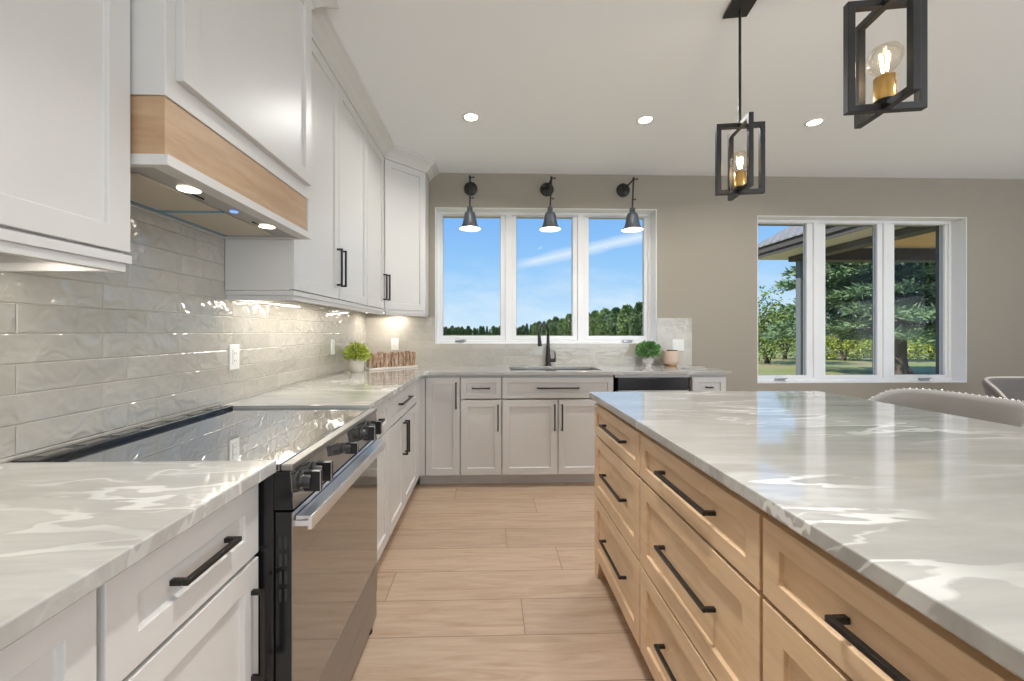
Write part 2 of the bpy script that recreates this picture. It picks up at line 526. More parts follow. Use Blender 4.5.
class MB:
    """collects shapes for ONE mesh"""

    def __init__(self):
        self.v, self.f, self.s = [], [], []

    def add(self, vs, fs, smooth=False, mat=None):
        o = len(self.v)
        for p in vs:
            p = Vector(p)
            self.v.append(tuple(mat @ p) if mat else tuple(p))
        for f in fs:
            self.f.append([o + i for i in f])
            self.s.append(smooth)
        return self

    def box(self, x0, y0, z0, x1, y1, z1, mat=None):
        v = [(x0, y0, z0), (x1, y0, z0), (x1, y1, z0), (x0, y1, z0), (x0, y0, z1), (x1, y0, z1), (x1, y1, z1), (x0, y1, z1)]
        return self.add(v, [(0, 3, 2, 1), (4, 5, 6, 7), (0, 1, 5, 4), (1, 2, 6, 5), (2, 3, 7, 6), (3, 0, 4, 7)], mat=mat)

    def prism(self, pts, z0, z1, mat=None):
        n = len(pts)
        v = [(x, y, z0) for x, y in pts] + [(x, y, z1) for x, y in pts]
        f = [tuple(reversed(range(n))), tuple(range(n, 2 * n))]
        f += [(i, (i + 1) % n, n + (i + 1) % n, n + i) for i in range(n)]
        return self.add(v, f, mat=mat)

    def lathe(self, prof, seg=24, mat=None, cap0=True, cap1=True, smooth=True):
        v, f = [], []
        for r, z in prof:
            for i in range(seg):
                a = 2 * PI * i / seg
                v.append((r * math.cos(a), r * math.sin(a), z))
        for k in range(len(prof) - 1):
            for i in range(seg):
                j = (i + 1) % seg
                f.append((k * seg + i, k * seg + j, (k + 1) * seg + j, (k + 1) * seg + i))
        self.add(v, f, smooth, mat)
        if cap0:
            self.add(v[:seg], [tuple(reversed(range(seg)))], False, mat)
        if cap1:
            self.add(v[-seg:], [tuple(range(seg))], False, mat)
        return self

    def tube(self, pts, r, seg=10, caps=True, smooth=True):
        pts = [Vector(p) for p in pts]
        rs = r if isinstance(r, (list, tuple)) else [r] * len(pts)
        v, f = [], []
        up = None
        for i, p in enumerate(pts):
            t = (pts[min(i + 1, len(pts) - 1)] - pts[max(i - 1, 0)]).normalized()
            if up is None:
                up = Vector((0, 0, 1)) if abs(t.z) < .9 else Vector((1, 0, 0))
            a = t.cross(up)
            if a.length < 1e-6:
                a = t.cross(Vector((0, 1, 0)))
            a.normalize()
            b = a.cross(t).normalized()
            up = b
            for k in range(seg):
                q = 2 * PI * k / seg
                v.append(p + a * (math.cos(q) * rs[i]) + b * (math.sin(q) * rs[i]))
        for i in range(len(pts) - 1):
            for k in range(seg):
                j = (k + 1) % seg
                f.append((i * seg + k, i * seg + j, (i + 1) * seg + j, (i + 1) * seg + k))
        self.add(v, f, smooth)
        if caps:
            self.add(v[:seg], [tuple(range(seg))])
            self.add(v[-seg:], [tuple(reversed(range(seg)))])
        return self

    def bar(self, a, b, w, h=None):
        """square bar from a to b"""
        a, b = Vector(a), Vector(b)
        h = h or w
        t = (b - a).normalized()
        u = t.cross(Vector((0, 0, 1)))
        if u.length < 1e-4:
            u = Vector((1, 0, 0))
        u.normalize()
        n = u.cross(t).normalized()
        v = []
        for p in (a, b):
            for s, q in ((-1, -1), (1, -1), (1, 1), (-1, 1)):
                v.append(p + u * (s * w / 2) + n * (q * h / 2))
        return self.add(v, [(0, 1, 2, 3), (7, 6, 5, 4), (0, 4, 5, 1), (1, 5, 6, 2), (2, 6, 7, 3), (3, 7, 4, 0)])

    def ball(self, c, r, seg=16, rings=10, sc=(1, 1, 1), smooth=True):
        v, f = [], []
        for i in range(rings + 1):
            a = PI * i / rings
            for k in range(seg):
                q = 2 * PI * k / seg
                v.append((c[0] + r * sc[0] * math.sin(a) * math.cos(q), c[1] + r * sc[1] * math.sin(a) * math.sin(q), c[2] - r * sc[2] * math.cos(a)))
        for i in range(rings):
            for k in range(seg):
                j = (k + 1) % seg
                f.append((i * seg + k, i * seg + j, (i + 1) * seg + j, (i + 1) * seg + k))
        return self.add(v, f, smooth)

    def slab(self, us, vs, filled, w0, w1, conv):
        """cells of a grid extruded into one solid; conv(u,v,w) -> xyz"""
        nu, nv = len(us) - 1, len(vs) - 1
        idx = {}
        V, F = [], []

        def vid(i, j, k):
            key = (i, j, k)
            if key not in idx:
                idx[key] = len(V)
                V.append(conv(us[i], vs[j], (w0, w1)[k]))
            return idx[key]
        on = lambda i, j: 0 <= i < nu and 0 <= j < nv and filled(i, j)
        for i in range(nu):
            for j in range(nv):
                if not on(i, j):
                    continue
                F.append((vid(i, j, 1), vid(i + 1, j, 1), vid(i + 1, j + 1, 1), vid(i, j + 1, 1)))
                F.append((vid(i, j, 0), vid(i, j + 1, 0), vid(i + 1, j + 1, 0), vid(i + 1, j, 0)))
                if not on(i - 1, j):
                    F.append((vid(i, j, 0), vid(i, j, 1), vid(i, j + 1, 1), vid(i, j + 1, 0)))
                if not on(i + 1, j):
                    F.append((vid(i + 1, j, 0), vid(i + 1, j + 1, 0), vid(i + 1, j + 1, 1), vid(i + 1, j, 1)))
                if not on(i, j - 1):
                    F.append((vid(i, j, 0), vid(i + 1, j, 0), vid(i + 1, j, 1), vid(i, j, 1)))
                if not on(i, j + 1):
                    F.append((vid(i, j + 1, 0), vid(i, j + 1, 1), vid(i + 1, j + 1, 1), vid(i + 1, j + 1, 0)))
        return self.add(V, F)

    def build(self, name, mat, parent=None, bevel=0.0, seg=2, loc=None, merge=False):
        me = bpy.data.meshes.new(name)
        me.from_pydata(self.v, [], self.f)
        for p, s in zip(me.polygons, self.s):
            p.use_smooth = s
        bm = bmesh.new()
        bm.from_mesh(me)
        if merge:
            bmesh.ops.remove_doubles(bm, verts=bm.verts, dist=1e-5)
        bmesh.ops.recalc_face_normals(bm, faces=bm.faces)
        bm.to_mesh(me)
        bm.free()
        me.materials.append(M[mat] if isinstance(mat, str) else mat)
        o = bpy.data.objects.new(name, me)
        COL.objects.link(o)
        if parent:
            o.parent = parent
        if loc:
            o.location = loc
        if bevel:
            b = o.modifiers.new('bevel', 'BEVEL')
            b.width = bevel
            b.segments = seg
            b.limit_method = 'ANGLE'
            b.angle_limit = R(40)
        return o


def tag(o, label, cat, group=None, kind=None):
    o['label'] = label
    o['category'] = cat
    if group:
        o['group'] = group
    if kind:
        o['kind'] = kind
    return o


def thing(name, label, cat, loc=(0, 0, 0), rz=0, group=None):
    o = bpy.data.objects.new(name, None)
    o.empty_display_size = .1
    COL.objects.link(o)
    o.location = loc
    o.rotation_euler = (0, 0, rz)
    return tag(o, label, cat, group)


def struct(o, label=None, cat=None):
    o['kind'] = 'structure'
    if label:
        o['label'] = label
        o['category'] = cat
    return o


def kids(o):
    return list(o.children)


def copy_tree(o, label=None, parent=None):
    c = o.copy()
    COL.objects.link(c)
    if parent:
        c.parent = parent
    if label:
        c['label'] = label
    for ch in kids(o):
        copy_tree(ch, None, c)
    return c


# ------------------------------------------------------------------ the room
XW, YB, ZC = -1.195, 3.90, 2.84       # tiled face of the left wall, back wall, ceiling
XR, YR = 6.8, -4.0                    # right wall, rear wall
CT = .96                              # worktop height

struct(MB().box(XW - .15, YR - .15, -.12, XR + .15, YB + .2, 0).build('floor', 'oak_planks'), 'wide pale oak plank floor running across the aisle', 'floor')
struct(MB().box(XW - .15, YR - .15, ZC, XR + .15, YB + .2, ZC + .15).build('ceiling', 'ceiling_paint'), 'flat white painted ceiling', 'ceiling')
W1 = (-.536, 1.652, 1.171, 2.503)     # x0 x1 z0 z1 of the openings in the back wall
W2 = (2.668, 4.829, .775, 2.448)
xs = [XW - .15, W1[0], W1[1], W2[0], W2[1], XR + .15]
zs = [0, W2[2], W1[2], W2[3], W1[3], ZC]


def hole(i, j):
    x = (xs[i] + xs[i + 1]) / 2
    z = (zs[j] + zs[j + 1]) / 2
    for w in (W1, W2):
        if w[0] < x < w[1] and w[2] < z < w[3]:
            return False
    return True


struct(MB().slab(xs, zs, hole, YB, YB + .2, lambda u, v, w: (u, w, v)).build('wall_back', 'wall_paint'), 'beige painted back wall with two window openings', 'wall')
struct(MB().box(XW - .15, YR, 0, XW - .01, YB, ZC).build('wall_left', 'wall_paint'), 'beige painted side wall behind the cooking range', 'wall')
ys_ = [YR, -2.9, 2.1, YB]
zz_ = [0, .3, 2.5, ZC]
struct(MB().slab(ys_, zz_, lambda i, j: not (i == 1 and j == 1), XR, XR + .15, lambda u, v, w: (w, u, v)).build('wall_right', 'wall_paint'), 'beige painted wall of the dining side', 'wall')
xx_ = [XW - .15, -.7, 5.9, XR + .15]
zz2 = [0, .2, 2.5, ZC]
struct(MB().slab(xx_, zz2, lambda i, j: not (i == 1 and j == 1), YR - .15, YR, lambda u, v, w: (u, w, v)).build('wall_rear', 'wall_paint'), 'beige painted wall with the wide patio opening', 'wall')


def window(name, label, W, panes, crank_x, outer, yf=4.03):
    """panes: list of (x0,x1) glass; W opening. Frame front at yf."""
    root = bpy.data.objects.new(name, None)
    COL.objects.link(root)
    root.location = ((W[0] + W[1]) / 2, yf, W[2])
    struct(root, label, 'window')
    ox, oz = root.location.x, W[2]
    x0, x1, z0, z1 = W[0] - ox, W[1] - ox, 0, W[3] - oz
    pz0, pz1 = panes[0][2] - oz, panes[0][3] - oz
    P = [(a - ox, b - ox) for a, b, _, _ in panes]
    # outer frame with mullions
    m = [x0]
    fr = .032
    cuts = [x0, x0 + fr]
    for (a, b), (c, d) in zip(P[:-1], P[1:]):
        mid = (b + c) / 2
        cuts += [mid - .034, mid + .034]
    cuts += [x1 - fr, x1]
    zc = [z0, z0 + fr, z1 - fr, z1]
    f = MB().slab(cuts, zc, lambda i, j: j != 1 or i % 2 == 0, 0, .075, lambda u, v, w: (u, w, v)).build('window_frame', 'window_white', root, .004)
    # white drywall return lining the opening
    li = MB().slab([x0 - .0, x0 + .006, x1 - .006, x1], [z0, z0 + .006, z1 - .006, z1], lambda i, j: not (i == 1 and j == 1), -.13, -.0005, lambda u, v, w: (u, w, v)).build('window_reveal', 'window_white', root)
    ob = MB().slab(cuts, zc, lambda i, j: j != 1 or i % 2 == 0, .076, .125, lambda u, v, w: (u, w, v)).build('outer_frame', outer, root)
    for i, (a, b) in enumerate(P):
        L0 = cuts[1 + 2 * i] + .001
        L1 = cuts[2 + 2 * i] - .001
        s = MB().slab([L0, a, b, L1], [z0 + fr + .001, pz0, pz1, z1 - fr - .001], lambda i_, j_: not (i_ == 1 and j_ == 1), .012, .062, lambda u, v, w: (u, w, v)).build('sash', 'window_white', root, .004)
        MB().slab([a - .004, a + .004, b - .004, b + .004], [pz0 - .004, pz0 + .003, pz1 - .003, pz1 + .004], lambda i_, j_: not (i_ == 1 and j_ == 1), .028, .050, lambda u, v, w: (u, w, v)).build('gasket', 'gasket_grey', s)
        MB().box(a, .034, pz0, b, .040, pz1).build('pane', 'window_glass', s)
    for cx in crank_x:
        c = MB()
        c.prism([(cx - ox - .055, 0), (cx - ox - .04, -.022), (cx - ox + .045, -.022), (cx - ox + .055, 0)], z0 + .012, z0 + .030)
        c.tube([(cx - ox - .01, -.02, z0 + .028), (cx - ox + .04, -.026, z0 + .033), (cx - ox + .062, -.024, z0 + .030)], .005, 8)
        c.build('crank_handle', 'steel', root, .003)
    return root


z0p, z1p = 1.245, 2.462
window('window_1', 'three-pane white casement window over the sink', W1,
       [(-.48, .109, z0p, z1p), (.266, .844, z0p, z1p), (1.009, 1.583, z0p, z1p)], (-.30, 1.40), 'gasket_grey')
window('window_2', 'three-pane white casement window looking out to the porch', W2,
       [(2.745, 3.287, .837, 2.412), (3.485, 4.04, .837, 2.412), (4.222, 4.765, .837, 2.412)], (2.99, 4.52), 'window_dark')

# tiled splashbacks
m = MB().slab([.02, 1.014, 1.826, 3.888], [CT, 1.47, 1.715], lambda i, j: j == 0 or i == 1, XW - .0095, XW, lambda u, v, w: (w, u, v))
struct(m.build('backsplash_left', 'tile_side'), 'glossy handmade greige tile splashback behind the range', 'backsplash')
m = MB().slab([XW - .0095, W1[0], W1[1], 2.0], [CT, W1[2], 1.425], lambda i, j: j == 0 or i != 1, YB - .012, YB - .0005, lambda u, v, w: (u, w, v))
struct(m.build('backsplash_back', 'tile_end'), 'greige tile splashback around the sink window', 'backsplash')

# ------------------------------------------------------------------ cabinet makers


def handle_mesh(L, vertical=False, t=.011, out=.034):
    """square bar pull, centre at origin on the face, sticking out to -y"""
    m = MB()
    h = L / 2
    if vertical:
        m.box(-t / 2, -out, -h, t / 2, -out + t, h)
        for s in (-1, 1):
            c = s * (h - t / 2)
            m.box(-t / 2, -out + t, c - t / 2, t / 2, 0, c + t / 2)
    else:
        m.box(-h, -out, -t / 2, h, -out + t, t / 2)
        for s in (-1, 1):
            c = s * (h - t / 2)
            m.box(c - t / 2, -out + t, -t / 2, c + t / 2, 0, t / 2)
    return m


def shaker(x0, x1, z0, z1, rail=.057, th=.02, deep=.011, slope=.0015, y=0.0):
    """one framed front with recessed panel; its face at y - th"""
    a, b, c, d = x0 + rail, x1 - rail, z0 + rail, z1 - rail
    yf, yr, yb = y - th, y - th + deep, y
    V = [(x0, yf, z0), (x1, yf, z0), (x1, yf, z1), (x0, yf, z1),
         (a, yf, c), (b, yf, c), (b, yf, d), (a, yf, d),
         (a + slope, yr, c + slope), (b - slope, yr, c + slope), (b - slope, yr, d - slope), (a + slope, yr, d - slope),
         (x0, yb, z0), (x1, yb, z0), (x1, yb, z1), (x0, yb, z1)]
    F = []
    for i in range(4):
        j = (i + 1) % 4
        F += [(i, j, 4 + j, 4 + i), (4 + i, 4 + j, 8 + j, 8 + i), (i, 12 + i, 12 + j, j)]
    F += [(8, 9, 10, 11), (15, 14, 13, 12)]
    return MB().add(V, F)


def carcass(w, depth, z0, z1, toe=0.0, top=True, t=.018, frame=.02):
    m = MB()
    h = w / 2
    zb = z0 + toe
    m.box(-h, 0, zb, -h + t, depth, z1)
    m.box(h - t, 0, zb, h, depth, z1)
    m.box(-h + t, 0, zb, h - t, depth, zb + t)
    m.box(-h + t, depth - .008, zb + t, h - t, depth, z1)
    if top:
        m.box(-h + t, 0, z1 - t, h - t, depth - .008, z1)
    # face frame
    m.box(-h + t, 0, z1 - .045, h - t, .018, z1 - t if top else z1)
    m.box(-h + t, 0, zb + t, -h + t + .02, .018, z1 - .045)
    m.box(h - t - .02, 0, zb + t, h - t, .018, z1 - .045)
    return m


def cabinet(name, label, cat, loc, rz, w, depth, z0, z1, fronts, mat='cabinet_paint', toe=.10, top=True, group=None, backing=True):
    """front at local y=0 facing -y, centred in x"""
    r = thing(name, label, cat, loc, rz, group)
    carcass(w, depth, z0, z1, toe, top).build('carcass', mat, r, .001, 1)
    if toe:
        MB().box(-w / 2, .075, z0, w / 2, .09, z0 + toe).build('toe_kick', mat, r)
    if backing:
        for i, f in enumerate(fronts[1:]):      # rails between the fronts
            pass
    for f in fronts:
        k = f['k']
        x0, x1, a, b = f['x0'], f['x1'], f['z0'], f['z1']
        if k == 'filler':
            MB().box(x0, -.02, a, x1, 0, b).build('filler_strip', mat, r, .001)
            continue
        rail = f.get('rail', .057)
        o = shaker(x0, x1, a, b, rail).build('door' if k == 'door' else 'drawer', mat, r, .0018)
        if f.get('L'):
            v = f.get('vert', k == 'door')
            hx, hz = f['h']
            yy = -.009 if (x0 + rail < hx < x1 - rail and a + rail < hz < b - rail) else -.02
            hm = handle_mesh(f['L'], v)
            hm.build('handle', 'bronze_black', o, .0012, 1, loc=(hx, yy, hz))
    # dark inner boards that close the gaps between fronts
    return r


def door(x0, x1, z0, z1, side, L=.217, zc=None, rail=.057):
    hx = x1 - rail / 2 if side == 'r' else x0 + rail / 2
    return dict(k='door', x0=x0, x1=x1, z0=z0, z1=z1, L=L, h=(hx, zc if zc is not None else z1 - .036 - L / 2), rail=rail)


def drawer(x0, x1, z0, z1, L=.2, rail=.045, dx=0.0):
    return dict(k='drawer', x0=x0, x1=x1, z0=z0, z1=z1, L=L, h=((x0 + x1) / 2 + dx, (z0 + z1) / 2), rail=rail, vert=False)


XF = -.595                # carcass front of the left base run
DB = XF - XW - .002       # depth
BT = .93                  # top of the base cabinets
ZD0, ZD1, ZW0, ZW1 = .105, .724, .735, .908


def left_base(y0, y1, fronts, label, name='base_cabinet', top=True):
    w = y1 - y0
    return cabinet(name, label, 'cabinet', (XF, (y0 + y1) / 2, 0), R(90), w - .002, DB, 0, BT, fronts, top=top)


def fr(w, *items):
    return list(items)


# near the camera, left of the range
w = .40
left_base(.608, 1.010, [drawer(-.197, .197, ZW0, ZW1, .160, .056, dx=.014), door(-.197, .197, ZD0, ZD1, 'r', zc=.55)],
          'white base cabinet with a drawer and a door, butting the near side of the range')
left_base(.06, .606, [drawer(-.266, .266, ZW0, ZW1, .30), drawer(-.266, .266, .424, ZD1, .30, .057), drawer(-.266, .266, ZD0, .413, .30, .057)],
          'white drawer cabinet at the lower left corner, farther along the counter from the range', 'drawer_cabinet')
# beyond the range
left_base(1.782, 2.290, [drawer(-.245, .245, ZW0, ZW1, .16), door(-.245, .245, ZD0, ZD1, 'l', L=0)],
          'white base cabinet with drawer and door touching the far side of the range')
left_base(2.292, 3.282, [drawer(-.490, .358, ZW0, ZW1, .32), door(-.490, -.108, ZD0, ZD1, 'r'), door(-.102, .358, ZD0, ZD1, 'l'),
                         dict(k='filler', x0=.363, x1=.493, z0=ZD0, z1=ZW1)],
          'white two-door base cabinet with one drawer, last on the range side before the corner')

YF = 3.305
DK = YB - .013 - YF


def back_base(x0, x1, fronts, label, name='base_cabinet', top=True):
    return cabinet(name, label, 'cabinet', ((x0 + x1) / 2, YF, 0), 0, x1 - x0 - .002, DK, 0, BT, fronts, top=top)


back_base(-.593, -.246, [dict(k='filler', x0=-.17, x1=-.115, z0=ZD0, z1=ZW1), door(-.109, .170, ZD0, ZW1, 'r')],
          'narrow white corner base cabinet with one full-height door, under the back counter')
back_base(-.246, .098, [drawer(-.168, .168, ZW0, ZW1, .148), door(-.168, .168, ZD0, ZD1, 'r')],
          'white base cabinet with small drawer over one door, between corner door and sink doors')
back_base(.098, 1.030, [drawer(-.462, .462, ZW0, ZW1, .35), door(-.462, -.003, ZD0, ZD1, 'r'), door(.003, .462, ZD0, ZD1, 'l')],
          'white two-door sink cabinet with wide false drawer front beneath the black faucet', 'sink_cabinet', top=False)
back_base(1.688, 1.985, [drawer(-.143, .143, ZW0, ZW1, .055), door(-.143, .143, ZD0, ZD1, 'l')],
          'narrow white base cabinet at the right end of the back counter, beside the dishwasher')

# dishwasher
dw = thing('dishwasher', 'black fronted dishwasher under the back counter, right of the sink', 'dishwasher', (1.36, YF, 0))
MB().box(-.30, 0, .10, .30, .56, .925).build('tub', 'black_enamel', dw)
MB().box(-.318, -.012, .905, .318, .02, .929).build('filler_strip', 'cabinet_paint', dw)
MB().box(-.297, -.028, .12, .297, -.001, .80).build('door', 'dark_steel', dw, .003)
MB().box(-.297, -.028, .803, .297, -.001, .902).build('control_panel', 'black_enamel', dw, .003)
h = MB().box(-.25, -.062, .74, .25, -.048, .762)
h.box(-.24, -.048, .744, -.22, -.028, .758).box(.22, -.048, .744, .24, -.028, .758)
h.build('handle', 'dark_steel', dw, .003)
MB().box(-.297, .06, .0, .297, .075, .10).build('toe_kick', 'black_enamel', dw)

# ------------------------------------------------------------------ worktops
o = MB().slab([XW + .001, -.535], [.03, 1.015], lambda i, j: True, BT, CT, lambda u, v, w: (u, v, w)).build('countertop', 'quartz', None, .003)
tag(o, 'white veined quartz countertop in the lower left foreground, before the range', 'countertop')
sx0, sx1, sy0, sy1 = .175, .955, 3.37, 3.745
xs2 = [XW + .001, -.535, sx0, sx1, 2.005]
ys2 = [1.778, 3.25, sy0, sy1, YB - .013]
o = MB().slab(xs2, ys2, lambda i, j: (i == 0 or j >= 1) and not (i == 2 and j == 2), BT, CT, lambda u, v, w: (u, v, w)).build('countertop', 'quartz', None, .003)
tag(o, 'L-shaped white quartz countertop running from the range round to the sink', 'countertop')
o = MB().slab([.535, 1.80], [.10, 2.14], lambda i, j: True, BT, CT, lambda u, v, w: (u, v, w)).build('island_countertop', 'quartz', None, .003)
tag(o, 'large polished quartz slab with white veins on top of the wooden island', 'countertop')

# sink and faucet
sk = thing('sink', 'undermount sink basin set into the back counter below the faucet', 'sink', ((sx0 + sx1) / 2, (sy0 + sy1) / 2, BT - .2))
hx, hy = (sx1 - sx0) / 2, (sy1 - sy0) / 2
b = MB()
b.slab([-hx - .008, -hx, hx, hx + .008], [-hy - .008, -hy, hy, hy + .008], lambda i, j: not (i == 1 and j == 1), .005, .199, lambda u, v, w: (u, v, w))
b.box(-hx - .008, -hy - .008, 0, hx + .008, hy + .008, .0049)
b.build('basin', 'steel', sk)
MB().lathe([(.045, 0), (.045, .004), (.03, .006)], 20).build('drain', 'steel_bright', sk, loc=(0, .05, .005))

fc = thing('faucet', 'matt black gooseneck kitchen faucet behind the sink', 'faucet', (.56, 3.825, CT))
MB().lathe([(.031, 0), (.031, .012), (.026, .016), (.0255, .07), (.022, .12), (.0165, .20), (.0135, .28)], 20, cap1=False).build('body', 'black_metal', fc)
dirx, diry = -.60, -.80
pts = [(0, 0, .27), (0, 0, .315)]
rad = .088
for i in range(0, 15):
    a = PI * i / 14 * 1.08
    d = rad - rad * math.cos(a)
    pts.append((dirx * d, diry * d, .315 + rad * math.sin(a)))
MB().tube(pts, .0130, 14).build('spout', 'black_metal', fc)
p0, p1 = Vector(pts[-2]), Vector(pts[-1])
t = (p1 - p0).normalized()
MB().tube([p1, p1 + t * .025, p1 + t * .085, p1 + t * .10], [.0135, .0155, .020, .0195], 14).build('spray_head', 'black_metal', fc)
lv = MB().tube([(.015, 0, .052), (.058, -.004, .052), (.072, -.005, .052)], [.017, .017, .0165], 14)
lv.tube([(.063, -.005, .058), (.068, -.008, .095), (.064, -.01, .138)], [.0075, .0062, .0058], 10)
lv.build('lever', 'black_metal', fc)

# ------------------------------------------------------------------ range
RY0, RY1 = 1.018, 1.773
rg = thing('cooking_range', 'black slide-in electric range with glass cooktop and steel oven door handle', 'range', (-.50, (RY0 + RY1) / 2, 0), R(90))
hw = (RY1 - RY0) / 2
# local: x along the wall, -y to the room; oven door face at y=0
b = MB().box(-hw, .045, .04, hw, .685, .93)
b.build('body', 'black_enamel', rg, .003)
b = MB().box(-hw, -.002, .931, hw, .028, .947)
b.build('front_trim', 'dark_steel', rg, .003)
MB().box(-hw, .030, .931, hw, .62, .948).build('cooktop', 'cooktop_glass', rg, .002)
bk = MB().box(-hw, .622, .931, hw, .688, .962)
bk.build('back_trim', 'black_enamel', rg, .004)
bs = MB()
for i in range(7):
    c = -hw + .07 + i * .103
    bs.box(c - .035, .640, .9622, c + .035, .668, .9640)
bs.build('vent_slots', 'dark_steel', rg)
# control panel, leaning back a little
cp = MB().add([(-hw, -.004, .832), (hw, -.004, .832), (hw, .045, .832), (-hw, .045, .832), (-hw, .004, .930), (hw, .004, .930), (hw, .045, .930), (-hw, .045, .930)],
              [(0, 3, 2, 1), (4, 5, 6, 7), (0, 1, 5, 4), (1, 2, 6, 5), (2, 3, 7, 6), (3, 0, 4, 7)])
cp.build('control_panel', 'black_enamel', rg, .002)
MB().add([(-hw + .001, -.0055, .836), (hw - .001, -.0055, .836), (hw - .001, .0025, .929), (-hw + .001, .0025, .929), (-hw + .001, -.003, .836), (hw - .001, -.003, .836), (hw - .001, .005, .929), (-hw + .001, .005, .929)],
         [(0, 1, 2, 3), (7, 6, 5, 4), (0, 4, 5, 1), (1, 5, 6, 2), (2, 6, 7, 3), (3, 7, 4, 0)]).build('panel_glass', 'oven_glass', rg)
MB().box(-hw + .012, .046, .80, -hw + .05, .047, .83).build('side_label', 'hood_steel', rg)
km = Matrix.Rotation(R(90), 4, 'X')
for yy, r_ in ((1.068, .027), (1.140, .027), (1.362, .019), (1.560, .027), (1.655, .027)):
    x = yy - (RY0 + RY1) / 2
    k = MB().lathe([(r_ * .95, 0), (r_ * .95, .006), (r_ * .8, .009), (r_ * .78, .026), (r_ * .7, .029)], 22, mat=km)
    k.box(-r_ * .34, -.052, -r_ * .98, r_ * .34, -.010, r_ * .98)
    ko = k.build('knob', 'black_metal', rg, .0012, 1, loc=(x, -.001, .889))
    MB().box(-r_ * .30, -.0526, -r_ * .9, -r_ * .22, -.030, r_ * .99).build('pointer', 'steel_bright', ko)
# oven door
dr = MB().box(-hw + .002, .002, .142, hw - .002, .042, .826)
do = dr.build('oven_door', 'black_enamel', rg, .002)
MB().box(-hw + .002, -.002, .275, hw - .002, .0015, .826).build('window', 'oven_glass', do, .0008)
MB().box(-hw + .002, -.002, .142, hw - .002, .0015, .2735).build('lower_panel', 'dark_steel', do, .001)
hd = MB()
hd.add([(-hw + .012, -.004, .800), (hw - .012, -.004, .800), (hw - .012, -.044, .806), (-hw + .012, -.044, .806),
        (-hw + .012, -.004, .812), (hw - .012, -.004, .812), (hw - .012, -.044, .812), (-hw + .012, -.044, .812)],
       [(0, 3, 2, 1), (4, 5, 6, 7), (0, 1, 5, 4), (1, 2, 6, 5), (2, 3, 7, 6), (3, 0, 4, 7)])
hd.box(-hw + .012, -.044, .776, hw - .012, -.034, .8055)
for s in (-1, 1):
    x = s * (hw - .02)
    hd.box(x - .008, -.034, .785, x + .008, .0005, .800)
hd.build('handle', 'steel_bright', do, .0015)
vs = MB()
for i in range(2):
    for j in range(4):
        vs.box(-hw + .0012, .012 + i * .014, .60 + j * .045, -hw + .0022, .018 + i * .014, .632 + j * .045)
vs.build('vent_slots', 'slot_dark', do)
MB().box(-hw + .002, .0, .030, hw - .002, .044, .134).build('drawer', 'dark_steel', rg, .003)
for sx in (-1, 1):
    for sy in (.04, .60):
        MB().lathe([(.016, 0), (.016, .012), (.008, .014), (.008, .041)], 14).build('foot', 'black_metal', rg, loc=(sx * (hw - .06), sy if sy > .1 else .018, 0))

# ------------------------------------------------------------------ upper cabinets, hood
XU = -.908          # carcass front of the uppers, doors stand 2 cm in front
UD = XU - XW - .001
UZ0, UZ1 = 1.470, 2.745


def light_rail(m, w, depth, z, left=True, right=True):
    """stepped rail under an upper cabinet"""
    h = w / 2
    for (a, b, ins) in ((z - .021, z, .0), (z - .042, z - .021, .008)):
        m.box(-h + (ins if left else 0), -.020 + ins, a, h - (ins if right else 0), .002 + ins, b)
        if left:
            m.box(-h + ins, .002 + ins, a, -h + ins + .018, depth, b)
        if right:
            m.box(h - ins - .018, .002 + ins, a, h - ins, depth, b)
    return m


def upper(y0, y1, fronts, label, left=True, right=True):
    w = y1 - y0 - .002
    c = cabinet('upper_cabinet', label, 'cabinet', (XU, (y0 + y1) / 2, 0), R(90), w, UD, UZ0 + .002, UZ1, fronts, toe=0)
    light_rail(MB(), w, UD, UZ0, left, right).build('light_rail', 'cabinet_paint', c, .0015)
    return c


DZ0, DZ1 = 1.477, 2.7445
upper(.01, 1.014, [door(-.497, -.003, DZ0, DZ1, 'r', zc=1.66), door(.003, .497, DZ0, DZ1, 'l', L=0)],
      'white shaker wall cabinet in the upper left corner, on the near side of the hood', left=True)
upper(1.826, 2.906, [door(-.536, -.001, DZ0, DZ1, 'r', zc=1.66), door(.004, .536, DZ0, DZ1, 'l', zc=1.66)],
      'white two-door wall cabinet with paired black pulls, first beyond the hood', right=False)
upper(2.908, 3.376, [door(-.229, .229, DZ0, DZ1, 'r', zc=1.66)],
      'narrow single-door white wall cabinet between the two-door one and the diagonal corner', left=False, right=False)

cc = thing('corner_cabinet', 'diagonal white wall cabinet in the corner left of the sink window', 'cabinet', (-.752, 3.536, 0), R(45))
rot = Matrix.Rotation(R(-45), 4, 'Z')


def loc2(p):
    v = rot @ Vector((p[0] + .752, p[1] - 3.536, 0))
    return (v.x, v.y)


pent = [loc2(p) for p in ((XU, 3.38), (-.596, 3.692), (-.596, YB - .013), (XW + .001, YB - .013), (XW + .001, 3.38))]
MB().prism(pent, UZ0, UZ1).build('carcass', 'cabinet_paint', cc, .0015)
od = shaker(-.206, .206, DZ0, DZ1).build('door', 'cabinet_paint', cc, .0018)
handle_mesh(.217, True).build('handle', 'bronze_black', od, .0012, 1, loc=(-.206 + .0285, -.02, 1.66))
rl = MB()
for z_a, z_b, ins in ((UZ0 - .021, UZ0, 0), (UZ0 - .042, UZ0 - .021, .008)):
    rl.box(-.198 + ins * .4, -.018 + ins, z_a, .206 - ins * .4, .004 + ins, z_b)
    q = [loc2(p) for p in ((-.614, 3.70), (-.596 - ins, 3.698), (-.596 - ins, YB - .014), (-.614, YB - .014))]
    rl.prism(q, z_a, z_b)
rl.build('light_rail', 'cabinet_paint', cc, .0015)

